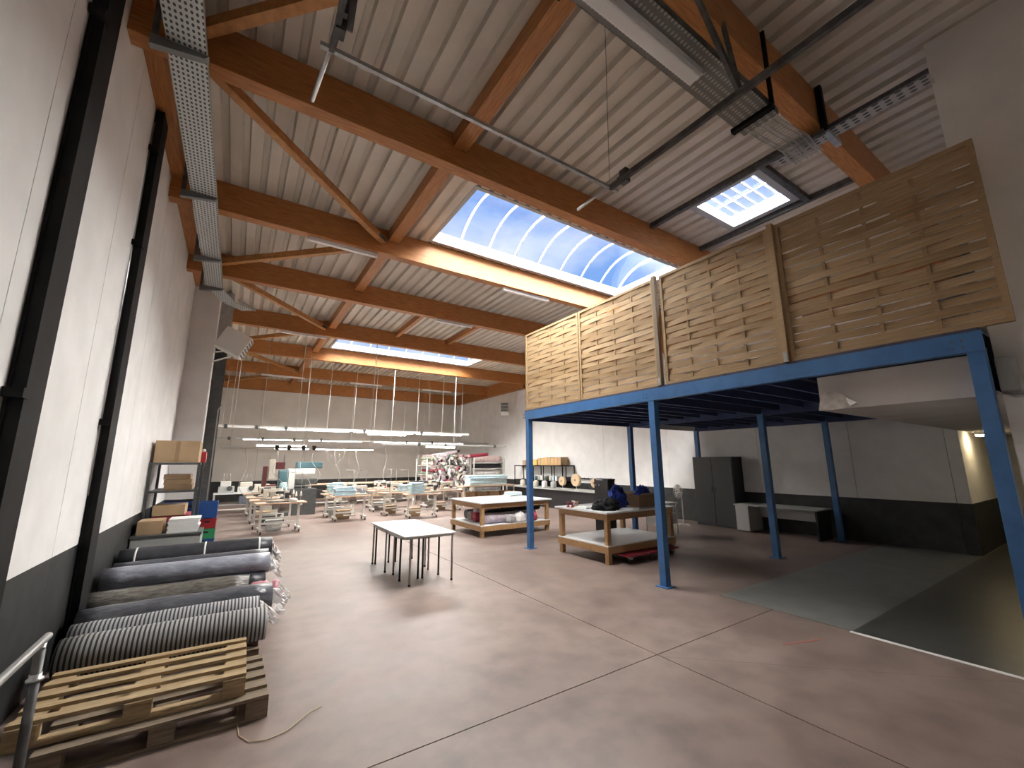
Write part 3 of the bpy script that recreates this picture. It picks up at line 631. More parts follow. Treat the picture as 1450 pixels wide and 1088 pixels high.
# ------------------------------------------------------------------ cutting tables
def cut_table(x0, x1, y0, y1, h, sh, label, shelf_mat):
    t_ = thing('cutting_table', label, 'table', ((x0+x1)/2, (y0+y1)/2, 0), 'wooden cutting tables'); L = .09
    MB().bx(x0-.06, x1+.06, y0-.06, y1+.06, h-.03, h).build('tabletop', LAMIN, t_, bevel=.004)
    for r in ((x0, x1, y0, y0+.03), (x0, x1, y1-.03, y1), (x0, x0+.03, y0+.03, y1-.03), (x1-.03, x1, y0+.03, y1-.03)): MB().bx(*r, h-.15, h-.03).build('apron', BEECH, t_)
    for x in (x0, x1-L):
        for y in (y0, y1-L): MB().bx(x+.002, x+L-.002, y+.002, y+L-.002, 0, h-.031).build('leg', BEECH, t_, bevel=.004)
    for r in ((x0+.004, x1-.004, y0-.02, y0+.001), (x0+.004, x1-.004, y1-.001, y1+.02), (x0-.02, x0+.001, y0-.02, y1+.02), (x1-.001, x1+.02, y0-.02, y1+.02)): MB().bx(*r, sh-.12, sh-.001).build('lower_rail', BEECH, t_)
    MB().bx(x0-.015, x1+.015, y0-.015, y1+.015, sh, sh+.02).build('shelf', shelf_mat, t_)
    return t_
cut_table(5.16, 7.25, 9.25, 10.95, .83, .27, 'wooden cutting table with white top and bundled fabric on its shelf', LAMIN)
cut_table(5.73, 7.62, 5.62, 6.98, .90, .30, 'wooden cutting table with white lower shelf beside the blue posts', LAMIN)
# bundle of rolls on the shelf of the far table
def roll(p, q, r, material, label, group, core=True, seed=0, cat='fabric roll', name='fabric_roll', wob=.03):
    p, q = Vector(p), Vector(q); t_ = thing(name, label, cat, tuple((p+q)/2-Vector((0, 0, r))), group)
    n = 9; d = (q-p); rnd = random.Random(seed)
    pts = [p+d*(k/n) for k in range(n+1)]; rad = [r*(1+rnd.uniform(-wob, wob)) for _ in pts]; rad[0] *= .96; rad[-1] *= .96
    MB().tube(pts, rad, 14).build('cloth', material, t_)
    if core:
        e = d.normalized()
        for c, s in ((p, -1), (q, 1)): MB().tube([c-e*s*.01, c+e*s*.004], r*.3, 10).build('core', CARD_D, t_)
    return t_
for i, (x0, x1, y, z, r, c, lab) in enumerate(((5.3, 6.9, 9.45, .42, .13, 'lilac', 'thick lilac grey fabric bundle at the front of the cutting table shelf'), (5.5, 7.1, 9.72, .43, .13, 'black', 'black fabric roll behind the lilac bundle on the table shelf'),
                                         (5.35, 7.2, 10.0, .42, .12, 'maroon', 'maroon fabric roll in the middle of the table shelf'), (5.35, 7.0, 10.26, .42, .12, 'grey', 'grey fabric roll second from the back of the table shelf'), (5.4, 7.15, 10.55, .43, .13, 'slate', 'slate fabric roll at the back of the table shelf'),
                                         (5.9, 7.15, 9.58, .62, .10, 'black', 'black roll lying on top of the bundle under the cutting table'), (5.3, 6.6, 9.85, .63, .09, 'lilac', 'lilac roll lying high in the bundle under the cutting table'))):
    roll((x0, y, z), (x1, y+.03, z), r, FAB[c], lab, 'fabric under the cutting table', seed=i, wob=.12)
for i, (x, y, z, d, c, lab) in enumerate(((6.35, 9.33, .292, (.34, .2, .24), 'white', 'crumpled white cloth hanging out of the cutting table shelf'), (6.05, 9.31, .292, (.3, .18, .2), 'grey', 'crumpled grey cloth beside the lilac bundle end'), (6.75, 9.33, .292, (.26, .2, .22), 'maroon', 'crumpled maroon cloth at the right of the shelf'))):
    o = MB().blob((x, y, z), d, 11+i, .35).build('cloth_scrap', FAB[c], None, org=(x, y, z)); tag(o, lab, 'cloth', 'cloth scraps on the shelf')
o = MB().tube([(6.52, 9.22, .36), (6.56, 9.19, .2), (6.55, 9.18, .06), (6.50, 9.15, .012)], [.05, .04, .03, .02], 8).build('cloth_strip', FAB['white'], None, org=(6.52, 9.2, .01)); tag(o, 'white cloth strip trailing from the shelf to the floor', 'cloth')
# things on the near cutting table
ZT = .90
o = MB().blob((6.08, 5.95, ZT), (.52, .44, .2), 3, .5, 3.2, 40, 22).build('black_bag', BLACKC, None, org=(6.1, 6.0, ZT)); tag(o, 'slumped black cloth bag on the near cutting table', 'bag')
o = MB().blob((6.64, 6.2, ZT), (.33, .34, .38), 5, .5, 5, 40, 24).build('netting_bundle', TULLE, None, org=(6.6, 6.1, ZT)); tag(o, 'bright blue bundle of netting on the cutting table', 'netting')
t_ = thing('cardboard_box', 'open brown cardboard box on the near cutting table', 'box', (7.12, 6.0, ZT)); bw = .25
for r in ((-bw, bw, -.17, -.163), (-bw, bw, .163, .17), (-bw, -bw+.007, -.163, .163), (bw-.007, bw, -.163, .163)): MB().bx(7.12+r[0], 7.12+r[1], 6.0+r[2], 6.0+r[3], ZT, ZT+.24).build('side', CARD_D, t_)
MB().bx(6.88, 7.36, 5.84, 6.16, ZT, ZT+.006).build('bottom', CARD_D, t_)
MB().bar((6.87, 5.835, ZT+.24), (6.87+.0, 5.72, ZT+.30), .5, .006).build('flap', CARD_D, t_) if False else None
for s in (-1, 1): MB().prism([(6.0+.166*s, ZT+.238), (6.0+.172*s, ZT+.24), (6.0+.29*s, ZT+.28), (6.0+.286*s, ZT+.284)], 0, 6.88, 7.36).build('flap', CARD, t_)
o = MB().blob((7.2, 6.02, ZT+.15), (.34, .24, .24), 8, .5, 5, 36, 20).build('netting_bundle', TULLE, None, org=(7.2, 6, ZT+.15)); tag(o, 'blue netting spilling from the open cardboard box', 'netting')
o = MB().bx(5.78, 6.0, 6.2, 6.55, ZT+.0005, ZT+.03).build('paper_stack', PAPER, None, org=(5.9, 6.4, ZT)); tag(o, 'stack of white paper patterns at the corner of the cutting table', 'paper')
o = MB().bx(6.42, 6.62, 5.63, 5.85, ZT+.0005, ZT+.012).build('paper_sheet', PAPER, None, org=(6.5, 5.7, ZT)); tag(o, 'white sheet of paper in front of the blue netting', 'paper')
rb = random.Random(4)
for i in range(7):
    x, y = 5.75+rb.random()*.28, 6.6+rb.random()*.3
    o = MB().lathe([(.035, 0), (.04, .01), (.02, .015), (.018, .09), (.04, .095), (.035, .105)], (x, y, ZT), 10).build('thread_spool', [BASKET, FAB['pink'], FAB['maroon'], FAB['cream']][i % 4], None, org=(x, y, ZT))
    tag(o, ['straw coloured', 'pink', 'maroon', 'cream'][i % 4]+' thread spool at the far corner of the near cutting table', 'spool', 'spools on the cutting table')
t_ = thing('equipment_case', 'tall black case with a white badge standing behind the cutting table', 'case', (7.61, 7.5, 0))
MB().bx(7.5, 7.72, 7.26, 7.74, .0, 1.4).build('case_body', BLACKP, t_, bevel=.015)
for z in (.35, .7, 1.05): MB().bx(7.488, 7.499, 7.28, 7.72, z, z+.3).build('drawer_front', BLACKP, t_)
MB().bx(7.486, 7.4995, 7.45, 7.66, 1.365, 1.38).build('badge', PAPER, t_)
for y in (7.55, 7.66): MB().lathe([(.02, 7.47), (.02, 7.4885)], (0, y, 1.25), 10, axis=0).build('knob', GREYB, t_)
t_ = thing('platform_dolly', 'dark red platform dolly with swivel casters under the cutting table', 'dolly', (6.55, 5.95, 0))
MB().bx(6.0, 6.85, 5.38, 6.0, .13, .155).build('platform', REDPAINT, t_, bevel=.004)
for x in (6.12, 6.73):
    for y in (5.47, 5.91):
        c = MB().bx(x-.03, x+.03, y-.025, y+.025, .07, .13).build('caster_fork', CHROME, t_); MB().lathe([(.048, -.014), (.05, 0), (.048, .014)], (x, y, .05), 12, axis=1).build('wheel', RUBBER, c)
t_ = thing('platform_dolly', 'second red dolly farther under the cutting table, behind the blue post', 'dolly', (7.3, 5.95, 0))
MB().bx(6.95, 7.5, 5.45, 6.05, .12, .145).build('platform', REDPAINT, t_, bevel=.004)
for x in (7.03, 7.37):
    for y in (5.53, 5.97):
        c = MB().bx(x-.03, x+.03, y-.025, y+.025, .07, .12).build('caster_fork', CHROME, t_); MB().lathe([(.048, -.014), (.05, 0), (.048, .014)], (x, y, .05), 12, axis=1).build('wheel', RUBBER, c)

# ------------------------------------------------------------------ right side under the mezzanine
CABM = mat('cabinet_steel', (.028, .029, .029), .45)
t_ = thing('storage_cabinet', 'tall dark grey two door metal cabinet against the right wall', 'cabinet', (11.76, 7.06, 0))
MB().bx(11.53, 12.04, 6.47, 7.67, .0, 1.93).build('body', CABM, t_, bevel=.004)
for y0, y1 in ((6.49, 7.065), (7.075, 7.65)): 
    d_ = MB().bx(11.512, 11.529, y0, y1, .05, 1.90).build('door', CABM, t_, bevel=.003)
    yh = y1-.05 if y0 < 6.6 else y0+.05; MB().bx(11.495, 11.511, yh-.012, yh+.012, .95, 1.08).build('handle', BLACKP, d_)
t_ = thing('desk', 'pale office desk with a drawer pedestal against the right wall', 'desk', (11.6, 5.2, 0)); DH = .69
MB().bx(11.2, 11.98, 4.42, 6.36, DH-.03, DH).build('desktop', GREYB, t_, bevel=.004)
p = MB().bx(11.24, 11.9, 6.0, 6.34, .03, DH-.031).build('pedestal', mat('pale_grey_laminate', (.45, .45, .44), .5), t_, bevel=.004)
for k in range(3): d_ = MB().bx(11.228, 11.239, 6.01, 6.33, .05+.2*k, .24+.2*k).build('drawer', p.data.materials[0], p)
MB().bx(11.75, 11.77, 4.5, 6.0, .36, DH-.031).build('modesty_panel', p.data.materials[0], t_)
MB().bx(11.25, 11.95, 4.46, 4.50, 0, DH-.031).build('side_leg', BLACKP, t_)
MB().bx(11.22, 11.232, 6.0, 6.0, 0, 0)
def fan(c, label, head=.2, h=1.0, ang=0):
    c = Vector(c); t_ = thing('pedestal_fan', label, 'fan', tuple(c), 'pedestal fans')
    MB().bx(c.x-.22, c.x+.22, c.y-.02, c.y+.02, 0, .025).bx(c.x-.02, c.x+.02, c.y-.22, c.y+.22, .0, .024).build('base', WHITE_PAINT, t_)
    MB().tube([c+Vector((0, 0, .025)), c+Vector((0, 0, h))], .014, 8).build('pole', WHITE_PAINT, t_)
    R_ = Matrix.Translation(c+Vector((0, 0, h))) @ Matrix.Rotation(ang, 4, 'Z')
    m = MB(); m.m = R_; m.lathe([(.02, .06), (.05, .04), (.055, -.08), (.03, -.1)], n=12, axis=0); m.build('motor', WHITE_PAINT, t_)
    m = MB(); m.m = R_
    for k in range(4): m.tube([(-.14+.03*abs(k-1.5), head*math.cos(a*PI/12)*(1 if k in (1, 2) else .75), head*math.sin(a*PI/12)*(1 if k in (1, 2) else .75)) for a in range(25)], .004, 4, False) if k < 3 else None
    for a in range(18): 
        q = a*PI/9; m.tube([(-.16, .04*math.cos(q), .04*math.sin(q)), (-.12, head*math.cos(q), head*math.sin(q)), (-.04, head*.5*math.cos(q), head*.5*math.sin(q))], .006, 4)
    m.build('grille', WHITE_PAINT, t_)
    for a in range(3):
        q = a*2*PI/3; m = MB(); m.m = R_ @ Matrix.Rotation(q, 4, 'X'); m.add([(-.1, -.02, .03), (-.11, .03, .03), (-.11, .09, head*.85), (-.09, -.05, head*.85), (-.096, -.02, .03), (-.106, .03, .03), (-.106, .09, head*.85), (-.086, -.05, head*.85)], [(0, 1, 2, 3), (7, 6, 5, 4), (0, 4, 5, 1), (1, 5, 6, 2), (2, 6, 7, 3), (3, 7, 4, 0)]); m.build('blade', GREYB, t_)
fan((11.05, 7.8, 0), 'white pedestal fan standing left of the dark cabinet', .2, .95, math.radians(-15))
t_ = thing('waste_stand', 'small white stand with a black bag ring beside the fan', 'stand', (10.4, 8.1, 0))
MB().lathe([(.16, 0), (.16, .02)], (10.4, 8.1, 0), 14).build('base', WHITE_PAINT, t_); MB().tube([(10.4, 8.1, .02), (10.4, 8.1, .78)], .015, 8).build('pole', WHITE_PAINT, t_); MB().blob((10.4, 8.1, .78), (.26, .26, .3), 2, .2).build('bag', BLACKC, t_)
t_ = thing('side_table', 'low white trolley behind the near cutting table', 'trolley', (9.3, 7.3, 0))
MB().bx(8.95, 9.65, 6.95, 7.45, .74, .77).build('top', WHITE_PAINT, t_); MB().bx(8.97, 9.63, 6.97, 7.43, .25, .5).build('drawer_unit', WHITE_PAINT, t_)
for x in (8.98, 9.62):
    for y in (6.98, 7.42): MB().tube([(x, y, 0), (x, y, .74)], .012, 6).build('leg', WHITE_PAINT, t_)

# ------------------------------------------------------------------ left: pallets and rolls
def pallet(c, rz, material, label, board=.088, rx=0):
    c = Vector(c); t_ = thing('pallet', label, 'pallet', tuple(c), 'wooden pallets'); R_ = Matrix.Translation(c) @ Matrix.Rotation(rz, 4, 'Z') @ Matrix.Rotation(rx, 4, 'X')
    def P(nm, *r):
        m = MB(); m.m = R_; m.bx(*r); m.build(nm, material, t_, bevel=.002)
    for y in (-.35, -.18, 0, .18, .35): P('top_board', -.6, .6, y-board/2, y+board/2, .122, .144)
    for x in (-.53, 0, .53): P('cross_board', x-.07, x+.07, -.4, .4, .1, .1219)
    for x in (-.53, 0, .53):
        for y in (-.35, 0, .35): P('block', x-.07, x+.07, y-.05, y+.05, .0221, .0999)
    for y in (-.35, 0, .35): P('bottom_board', -.6, .6, y-.05, y+.05, 0, .022)
    return t_
pallet((-.23, 4.22, 0), math.radians(.6), PALLETG, 'lower grey wooden pallet of the front stack, on the floor')
pallet((-.37, 4.32, .1445), math.radians(-1.2), PALLETW, 'lighter wooden pallet lying on top of the front stack', .066)
for i, y in enumerate((5.16, 5.98, 6.80, 7.62)): pallet((-.25, y, 0), 0, PALLETG, ['pallet under the striped rolls', 'pallet under the slate and brown rolls', 'pallet under the blue grey rolls', 'pallet under the farthest charcoal roll'][i])
GRP = 'fabric rolls lying beside the left wall'
PB = .1445
def tail(t_, p, r, seed, n=5):
    for k in range(n):
        rnd = random.Random(seed*10+k); a = rnd.uniform(0, 2*PI); p0 = Vector(p)+Vector((-.02, math.cos(a)*r*.5, math.sin(a)*r*.4)); pts = [p0]; z = p0.z
        for j in range(4):
            z = max(.04, z-rnd.uniform(.0, .07)); pts.append(Vector((pts[-1].x+rnd.uniform(.02, .05), pts[-1].y+rnd.uniform(-.05, .05), z)))
        m = MB(); vs = []
        for j, q in enumerate(pts):
            w = r*(.55-.08*j)*rnd.uniform(.6, 1.2); an = rnd.uniform(0, PI); dv = Vector((.2*math.sin(an*3), math.cos(an), math.sin(an)))*w
            vs += [q-dv, q+Vector((.015, 0, .015)), q+dv]
        m.add(vs, [f for j in range(len(pts)-1) for f in ((j*3, j*3+1, j*3+4, j*3+3), (j*3+1, j*3+2, j*3+5, j*3+4))]); m.build('plastic_tail', PLASTIC, t_)
t_ = roll((-1.02, 4.99, PB+.15), (.40, 4.96, PB+.15), .15, STRIPE, 'thick black and grey striped fabric roll nearest the pallets', GRP, seed=1, wob=.012)
t_ = roll((-1.06, 5.42, PB+.14), (.36, 5.46, PB+.14), .14, STRIPE2, 'finely striped grey fabric roll behind the thick striped one', GRP, seed=2, wob=.02); tail(t_, (.38, 5.42, .32), .12, 3)
t_ = roll((-1.1, 5.80, PB+.155), (.50, 5.86, PB+.155), .155, SLATEWRAP, 'slate grey roll in shiny plastic behind the striped rolls', GRP, seed=3, wob=.05); tail(t_, (.5, 5.85, .34), .14, 5, 7)
t_ = roll((-1.16, 6.36, PB+.17), (.28, 6.26, PB+.17), .17, BROWNGREY, 'brownish grey crinkled roll with plastic, beside the pink end', GRP, seed=4, wob=.05)
t_ = roll((.30, 6.24, PB+.12), (.60, 6.22, PB+.12), .115, PINKWRAP, 'short pink fabric bundle at the end of the brownish roll', GRP, core=False, seed=5, wob=.15); tail(t_, (.6, 6.22, .3), .12, 7, 8)
for i, y in enumerate((6.69, 6.955, 7.22, 7.62, 7.89)): roll((-1.1, y, PB+.13), (.48, y, PB+.13), .129, CHARCOAL, 'dark charcoal roll of the lower layer, under the other rolls', GRP, seed=20+i, wob=.005)
t_ = roll((-1.14, 6.83, PB+.35), (.52, 6.81, PB+.35), .129, BLUEGREY, 'light blue grey wrapped roll in the upper layer', GRP, seed=6, wob=.03); tail(t_, (.52, 6.8, .46), .13, 9, 5)
t_ = roll((-1.10, 7.10, PB+.36), (.52, 7.09, PB+.36), .125, SLATEWRAP, 'dark blue grey roll squeezed behind the light blue grey one', GRP, seed=7, wob=.03); tail(t_, (.52, 7.1, .48), .13, 10, 6)
t_ = roll((-1.16, 7.755, PB+.385), (.60, 7.755, PB+.385), .16, CHARCOAL, 'farthest charcoal roll with three white ties, on top of the row', GRP, seed=8, wob=.012); tail(t_, (.6, 7.75, .52), .15, 11, 7)
for x in (-1.0, -.25, .42): MB().tube([(x, 7.755, PB+.385), (x+.022, 7.755, PB+.385)], .1635, 14).build('tie', PAPER, t_)

# handrail at the lower left
t_ = thing('handrail', 'steel handrail on a post at the lower left corner', 'handrail', (-.66, 2.9, 0)); e = at(66, 903, 0, -.66)
MB().tube([(-.66, .6, e.z), (-.66, e.y+.02, e.z)], .017, 12).build('rail', ALU, t_)
MB().tube([(-.66, e.y-.06, 0), (-.66, e.y-.06, e.z-.03)], .019, 12).build('post', GALV_DARK, t_); MB().tube([(-.66, e.y-.06, e.z-.10), (-.66, e.y-.01, e.z-.005)], .010, 8).build('saddle', ALU, t_)
MB().lathe([(.03, 0), (.03, .01), (.022, .012), (.022, .03)], (-.66, e.y-.06, e.z-.16), 12).build('collar', GALV, t_)
pts = [at(*q, 2, .006) for q in ((330, 988), (337, 1002), (335, 1020), (338, 1042), (352, 1051), (378, 1048), (405, 1036), (425, 1020), (440, 1008), (455, 1000))]
o = MB().tube(pts, .0035, 5).build('twine', TWINE, None, org=pts[0]); tag(o, 'loose pale twine curling on the floor beside the pallets', 'twine')

# ------------------------------------------------------------------ shelving by the left wall
YR0, YR1, XA, XB = 9.2, 10.25, -1.17, -.52
t_ = thing('storage_rack', 'dark metal slotted shelving rack against the left wall', 'rack', ((XA+XB)/2, 9.7, 0)); H_ = 1.83
for x in (XA, XB):
    for y in (YR0, YR1): MB().bx(x-.02, x+.02, y-.02, y+.02, 0, H_).build('upright', dots('slotted_steel_%.1f_%.1f' % (x, y), (.07, .075, .075), (.4, .4, .4), 1, 2, .04, .2, .5, .3), t_)
for z in (.35, .80, 1.33, H_-.04): MB().bx(XA+.021, XB-.021, YR0, YR1, z, z+.035).build('shelf', DGREY, t_)
def carton(x0, x1, y0, y1, z0, z1, label, m_=CARD, tape=True, group=None):
    t_ = thing('cardboard_box', label, 'box', ((x0+x1)/2, (y0+y1)/2, z0), group); MB().bx(x0, x1, y0, y1, z0, z1).build('carton', m_, t_, bevel=.006)
    if tape: xm = (x0+x1)/2; MB().bx(xm-.03, xm+.03, y0-.002, y0+.0, z0+.01, z1-.01).bx(xm-.03, xm+.03, y0, y1, z1, z1+.002).build('tape', TAPE, t_)
carton(XA+.02, XB-.02, YR0+.02, YR0+.62, H_, H_+.37, 'large brown cardboard box with tape on top of the left rack')
for i, z in enumerate((1.366, 1.455, 1.545)): carton(XA+.2-.01*i, XB-.06-.02*i, YR0+.1, YR0+.55, z, z+.085, ['bottom', 'middle', 'top'][i]+' flat brown carton of the stack in the left rack', CARD_D, False, 'flat cartons in the rack')
for i, z in enumerate((.386, .58)): carton(XA+.04, XB-.25, YR0+.03, YR0+.5, z, z+.185, ['lower', 'upper'][i]+' brown carton on the low shelf of the left rack', CARD, False)
o = MB().bx(XA+.1, XB-.03, YR0+.06, YR0+.7, .836, .95).build('folded_cloth', FAB['maroon'], None, org=(-.8, 9.5, .836), bevel=.03); tag(o, 'folded maroon cloth on the middle shelf of the left rack', 'cloth')
carton(XA+.1, XB-.12, YR0+.05, YR0+.6, .951, 1.12, 'brown carton lying on the folded maroon cloth in the left rack', CARD, False)
def crate(x0, x1, y0, y1, z0, z1, m_, label, group='plastic crates beside the rack'):
    t_ = thing('plastic_crate', label, 'crate', ((x0+x1)/2, (y0+y1)/2, z0), group); w = .012
    for r in ((x0, x1, y0, y0+w), (x0, x1, y1-w, y1), (x0, x0+w, y0+w, y1-w), (x1-w, x1, y0+w, y1-w)): MB().bx(*r, z0, z1).build('side', m_, t_)
    MB().bx(x0+w, x1-w, y0+w, y1-w, z0, z0+w).build('bottom', m_, t_); MB().bx(x0-.008, x1+.008, y0-.012, y0-.0005, z1-.03, z1).build('rim', m_, t_)
    n = max(3, int((x1-x0)/.07))
    for k in range(n+1): xx = x0+(x1-x0-.012)*k/n; MB().bx(xx, xx+.012, y0-.009, y0-.0005, z0+.01, z1-.031).build('rib', m_, t_)
    xm = (x0+x1)/2; MB().bx(xm-.05, xm+.05, y0-.004, y0-.0006, z1-.075, z1-.04).build('grip_slot', BLACKP, t_)
CX0, CX1, CY = -.48, -.2, 10.33
for i, (m_, n_) in enumerate(((GREENP, 'green'), (BLUEP, 'blue'), (GREENP, 'green'), (REDP, 'red'), (BLUEP, 'blue'))):
    crate(CX0-(.62 if i == 4 else 0), CX1, CY, CY+.5, .19*i, .19*i+(.3 if i == 4 else .18), m_, '%s plastic crate, %s in the stack right of the left rack' % (n_, ['lowest', 'second from the floor', 'middle one', 'fourth from the floor', 'topmost'][i]))
crate(XB-.22, XB-.03, YR0+.06, YR0+.55, .39, .60, BLUEP, 'blue plastic crate on the low shelf of the left rack')
t_ = thing('storage_chest', 'light grey chest with a dark lid edge in front of the left rack', 'chest', (-.75, 8.75, 0)); z1 = .75
MB().bx(-1.18, -.34, 8.45, 9.05, 0, z1-.04).build('chest_body', GREYB, t_, bevel=.01); MB().bx(-1.19, -.33, 8.44, 9.06, z1-.039, z1).build('lid', DGREY, t_, bevel=.005)
for i in range(6):
    o = MB().bx(-.78+.01*(i % 2), -.40+.01*(i % 3), 8.55, 8.95, z1+.0005+.035*i, z1+.033+.035*i).build('white_panel', PAPER, None, org=(-.6, 8.75, z1+.035*i)); tag(o, 'white sheet packet in the stack on the grey chest', 'packet', 'white packets on the chest')
carton(-1.14, -.84, 8.55, 8.98, z1, z1+.2, 'small brown carton on the grey chest beside the white packets', CARD, False)
t_ = thing('warning_light', 'red beacon box on the right top corner of the left rack', 'alarm', (-.5, 10.1, H_))
MB().bx(-.58, -.47, 10.0, 10.15, H_, H_+.2).build('housing', REDP, t_, bevel=.01); MB().lathe([(.03, 0), (.03, .04), (.015, .06)], (-.52, 10.07, H_+.2), 10).build('lens', PAPER, t_)

# ------------------------------------------------------------------ sewing stations
word_of = dict(white='white', lilac='lilac grey', grey='grey', maroon='maroon', black='black', cream='cream', slate='slate')
def sewing_table(label):
    t_ = thing('sewing_table', label, 'table', (0, 0, 0), 'sewing tables with white frames')
    MB().bx(-.6, .6, -.28, .28, .74, .78).build('tabletop', TOPWOOD, t_, bevel=.006)
    for s in (-1, 1):
        x = .45*s
        l = MB().bx(x-.03, x+.03, -.03, .03, .12, .70).bx(x-.035, x+.035, -.26, .26, .69, .74).bx(x-.035, x+.035, -.3, .3, .08, .13).build('leg', WHITE_PAINT, t_)
        for y in (-.26, .26): MB().lathe([(.035, -.014), (.04, 0), (.035, .014)], (x, y, .04), 10, axis=0).build('caster', RUBBER, l)
    MB().bx(-.42, .42, -.02, .02, .22, .27).build('stretcher', WHITE_PAINT, t_); MB().bx(-.18, .18, -.16, .06, .15, .17).build('treadle', WHITE_PAINT, t_)
    MB().tube([(-.02, .1, .56), (.22, .1, .56)], .08, 12).bx(0, .2, .04, .16, .62, .74).build('motor', GREYB, t_)
    MB().bx(-.52, -.30, -.27, -.02, .64, .739).build('drawer', CREAM, t_)
    p = MB().tube([(.52, .22, .78), (.52, .22, 1.55), (.22, .22, 1.55)], .009, 6).build('thread_stand', GREYB, t_)
    for x in (.52, .40): MB().lathe([(.035, 0), (.012, .13)], (x, .22, .90), 8).build('thread_cone', PAPER, p)
    return t_
def sewing_machine(label):
    t_ = thing('sewing_machine', label, 'sewing machine', (0, 0, 0), 'industrial sewing machines')
    MB().bx(-.24, .24, -.09, .09, .0121, .045).build('bed', CREAM, t_, bevel=.008)
    MB().bx(.12, .23, -.07, .07, .045, .30).build('column', CREAM, t_, bevel=.015)
    MB().bx(-.22, .12, -.055, .055, .20, .30).build('arm', CREAM, t_, bevel=.018)
    h_ = MB().bx(-.24, -.15, -.06, .06, .14, .29).build('head', CREAM, t_, bevel=.012)
    MB().bx(-.243, -.2401, -.05, .05, .15, .28).build('face_plate', CHROME, h_)
    MB().bx(-.10, .10, -.062, -.0551, .22, .285).build('front_panel', DGREY, t_); MB().bx(.12, .23, -.078, -.0701, .10, .24).build('stitch_plate', DGREY, t_)
    MB().bx(-.30, .30, -.15, .15, .0005, .012).build('base_tray', DGREY, t_)
    MB().tube([(-.19, 0, .05), (-.19, 0, .15)], .008, 6).build('needle_bar', CHROME, t_)
    MB().lathe([(.06, .235), (.075, .245), (.075, .27), (.05, .28)], (0, 0, .24), 14, axis=0).build('handwheel', BLACKP, t_)
    MB().tube([(-.05, .02, .30), (-.05, .02, .36)], .006, 5).bx(-.06, .02, .0, .04, .36, .37).build('thread_guide', CHROME, t_)
    return t_
st0 = reg(sewing_table('')); sm0 = reg(sewing_machine(''))
spots = [(1.15, 13.2, 4, 'first row from the left wall, nearest the camera'), (1.05, 14.35, -3, 'first row from the left wall, second from the camera'), (1.0, 15.7, 2, 'first row from the left wall, third from the camera'),
         (3.25, 14.6, -2, 'second row, nearest the camera'), (3.2, 15.85, 3, 'second row, second from the camera'), (3.5, 17.5, -2, 'second row, third from the camera'),
         (5.45, 13.95, -8, 'third row, nearest the camera'), (5.0, 15.2, 5, 'third row, second from the camera'), (4.95, 16.6, 0, 'third row, farthest from the camera'),
         (.95, 17.9, 2, 'first row, last before the low bench'), (5.2, 18.0, 3, 'third row, last before the long bench'),
         (7.0, 15.3, -6, 'fourth row, nearest the camera'), (7.1, 16.8, 4, 'fourth row, farther from the camera')]
for i, (x, y, a, w) in enumerate(spots):
    if i == 0: t_, k_ = st0, sm0; t_.location = (x, y, 0); t_.rotation_euler = (0, 0, math.radians(a)); k_.location = (x-.05, y, .78); k_.rotation_euler = (0, 0, math.radians(a+180*(i % 2)))
    else: t_ = dup(st0, (x, y, 0), math.radians(a)); k_ = dup(sm0, (x-.05 if i not in (3, 4, 6) else x+.28, y, .78), math.radians(a+180*(i % 2)))
    t_['label'] = 'white framed sewing table on casters, %s' % w; k_['label'] = 'cream sewing machine on its table, %s' % w
CL = ['white', 'slate', 'cream', 'maroon', 'grey', 'black', 'lilac']
for i, (x, y, a, w) in enumerate(spots):
    c = CL[i % 7]; dx = -.42 if i in (3, 4, 6) else .36
    if i in (3, 4, 6, 7): continue
    o = MB().blob((x+dx-.08, y-.08, .78), (.26, .24, .09), 60+i, .3).build('cloth_piece', FAB[c], None, org=(x+dx, y, .78)); tag(o, '%s cloth on table, %s' % (word_of[c], w), 'cloth', 'cloth pieces on the sewing tables')
for i, (x, y, a, w) in enumerate(spots):
    o = MB().prism([(x-.26, .14), (x+.08, .14), (x+.12, .42), (x-.30, .42)], 1, y+.32, y+.62).build('scrap_bin', [GREYB, DGREY, CARD, CARD_D][i % 4], None, org=(x-.1, y+.45, .0)); o.location.z -= .139; tag(o, '%s scrap bin by table, %s' % (['grey', 'dark grey', 'tan', 'brown'][i % 4], w), 'bin', 'scrap bins by the sewing tables')
def cloth_pile(c, w, d, h, n, m_, label, seed, group='pale blue cloth piles'):
    c = Vector(c); t_ = thing('cloth_pile', label, 'cloth', tuple(c), group); rnd = random.Random(seed); z = c.z
    for k in range(n):
        hh = h/n; x, y = c.x+rnd.uniform(-.02, .02), c.y+rnd.uniform(-.015, .015); ww, dd = w*rnd.uniform(.88, 1.02), d*rnd.uniform(.9, 1.02)
        m = MB(); m.m = Matrix.Translation((x, y, z)) @ Matrix.Rotation(rnd.uniform(-.05, .05), 4, 'Z'); m.bx(-ww/2, ww/2, -dd/2, dd/2, .001, hh); m.build('folded_cloth', m_[k % len(m_)], t_, bevel=hh*.3); z += hh
cloth_pile((3.05, 14.55, .78), .62, .42, .28, 6, [LBLUE], 'pile of pale blue folded cloth on the nearest table of the second row', 1)
cloth_pile((3.0, 15.85, .78), .5, .42, .34, 6, [LBLUE2, LBLUE], 'pile of aqua folded cloth on the second table of the second row', 2)
cloth_pile((5.25, 13.98, .78), .46, .4, .36, 7, [LBLUE, LBLUE2], 'tall pale blue cloth pile on the nearest table of the third row', 3)
cloth_pile((5.25, 15.25, .78), .4, .4, .24, 5, [LBLUE], 'low pale blue cloth pile on the second table of the third row', 4)
cloth_pile((6.95, 10.6, .83), .4, .4, .12, 3, [FAB['white'], LBLUE], 'small white and blue cloth pile at the far corner of the cutting table', 5)
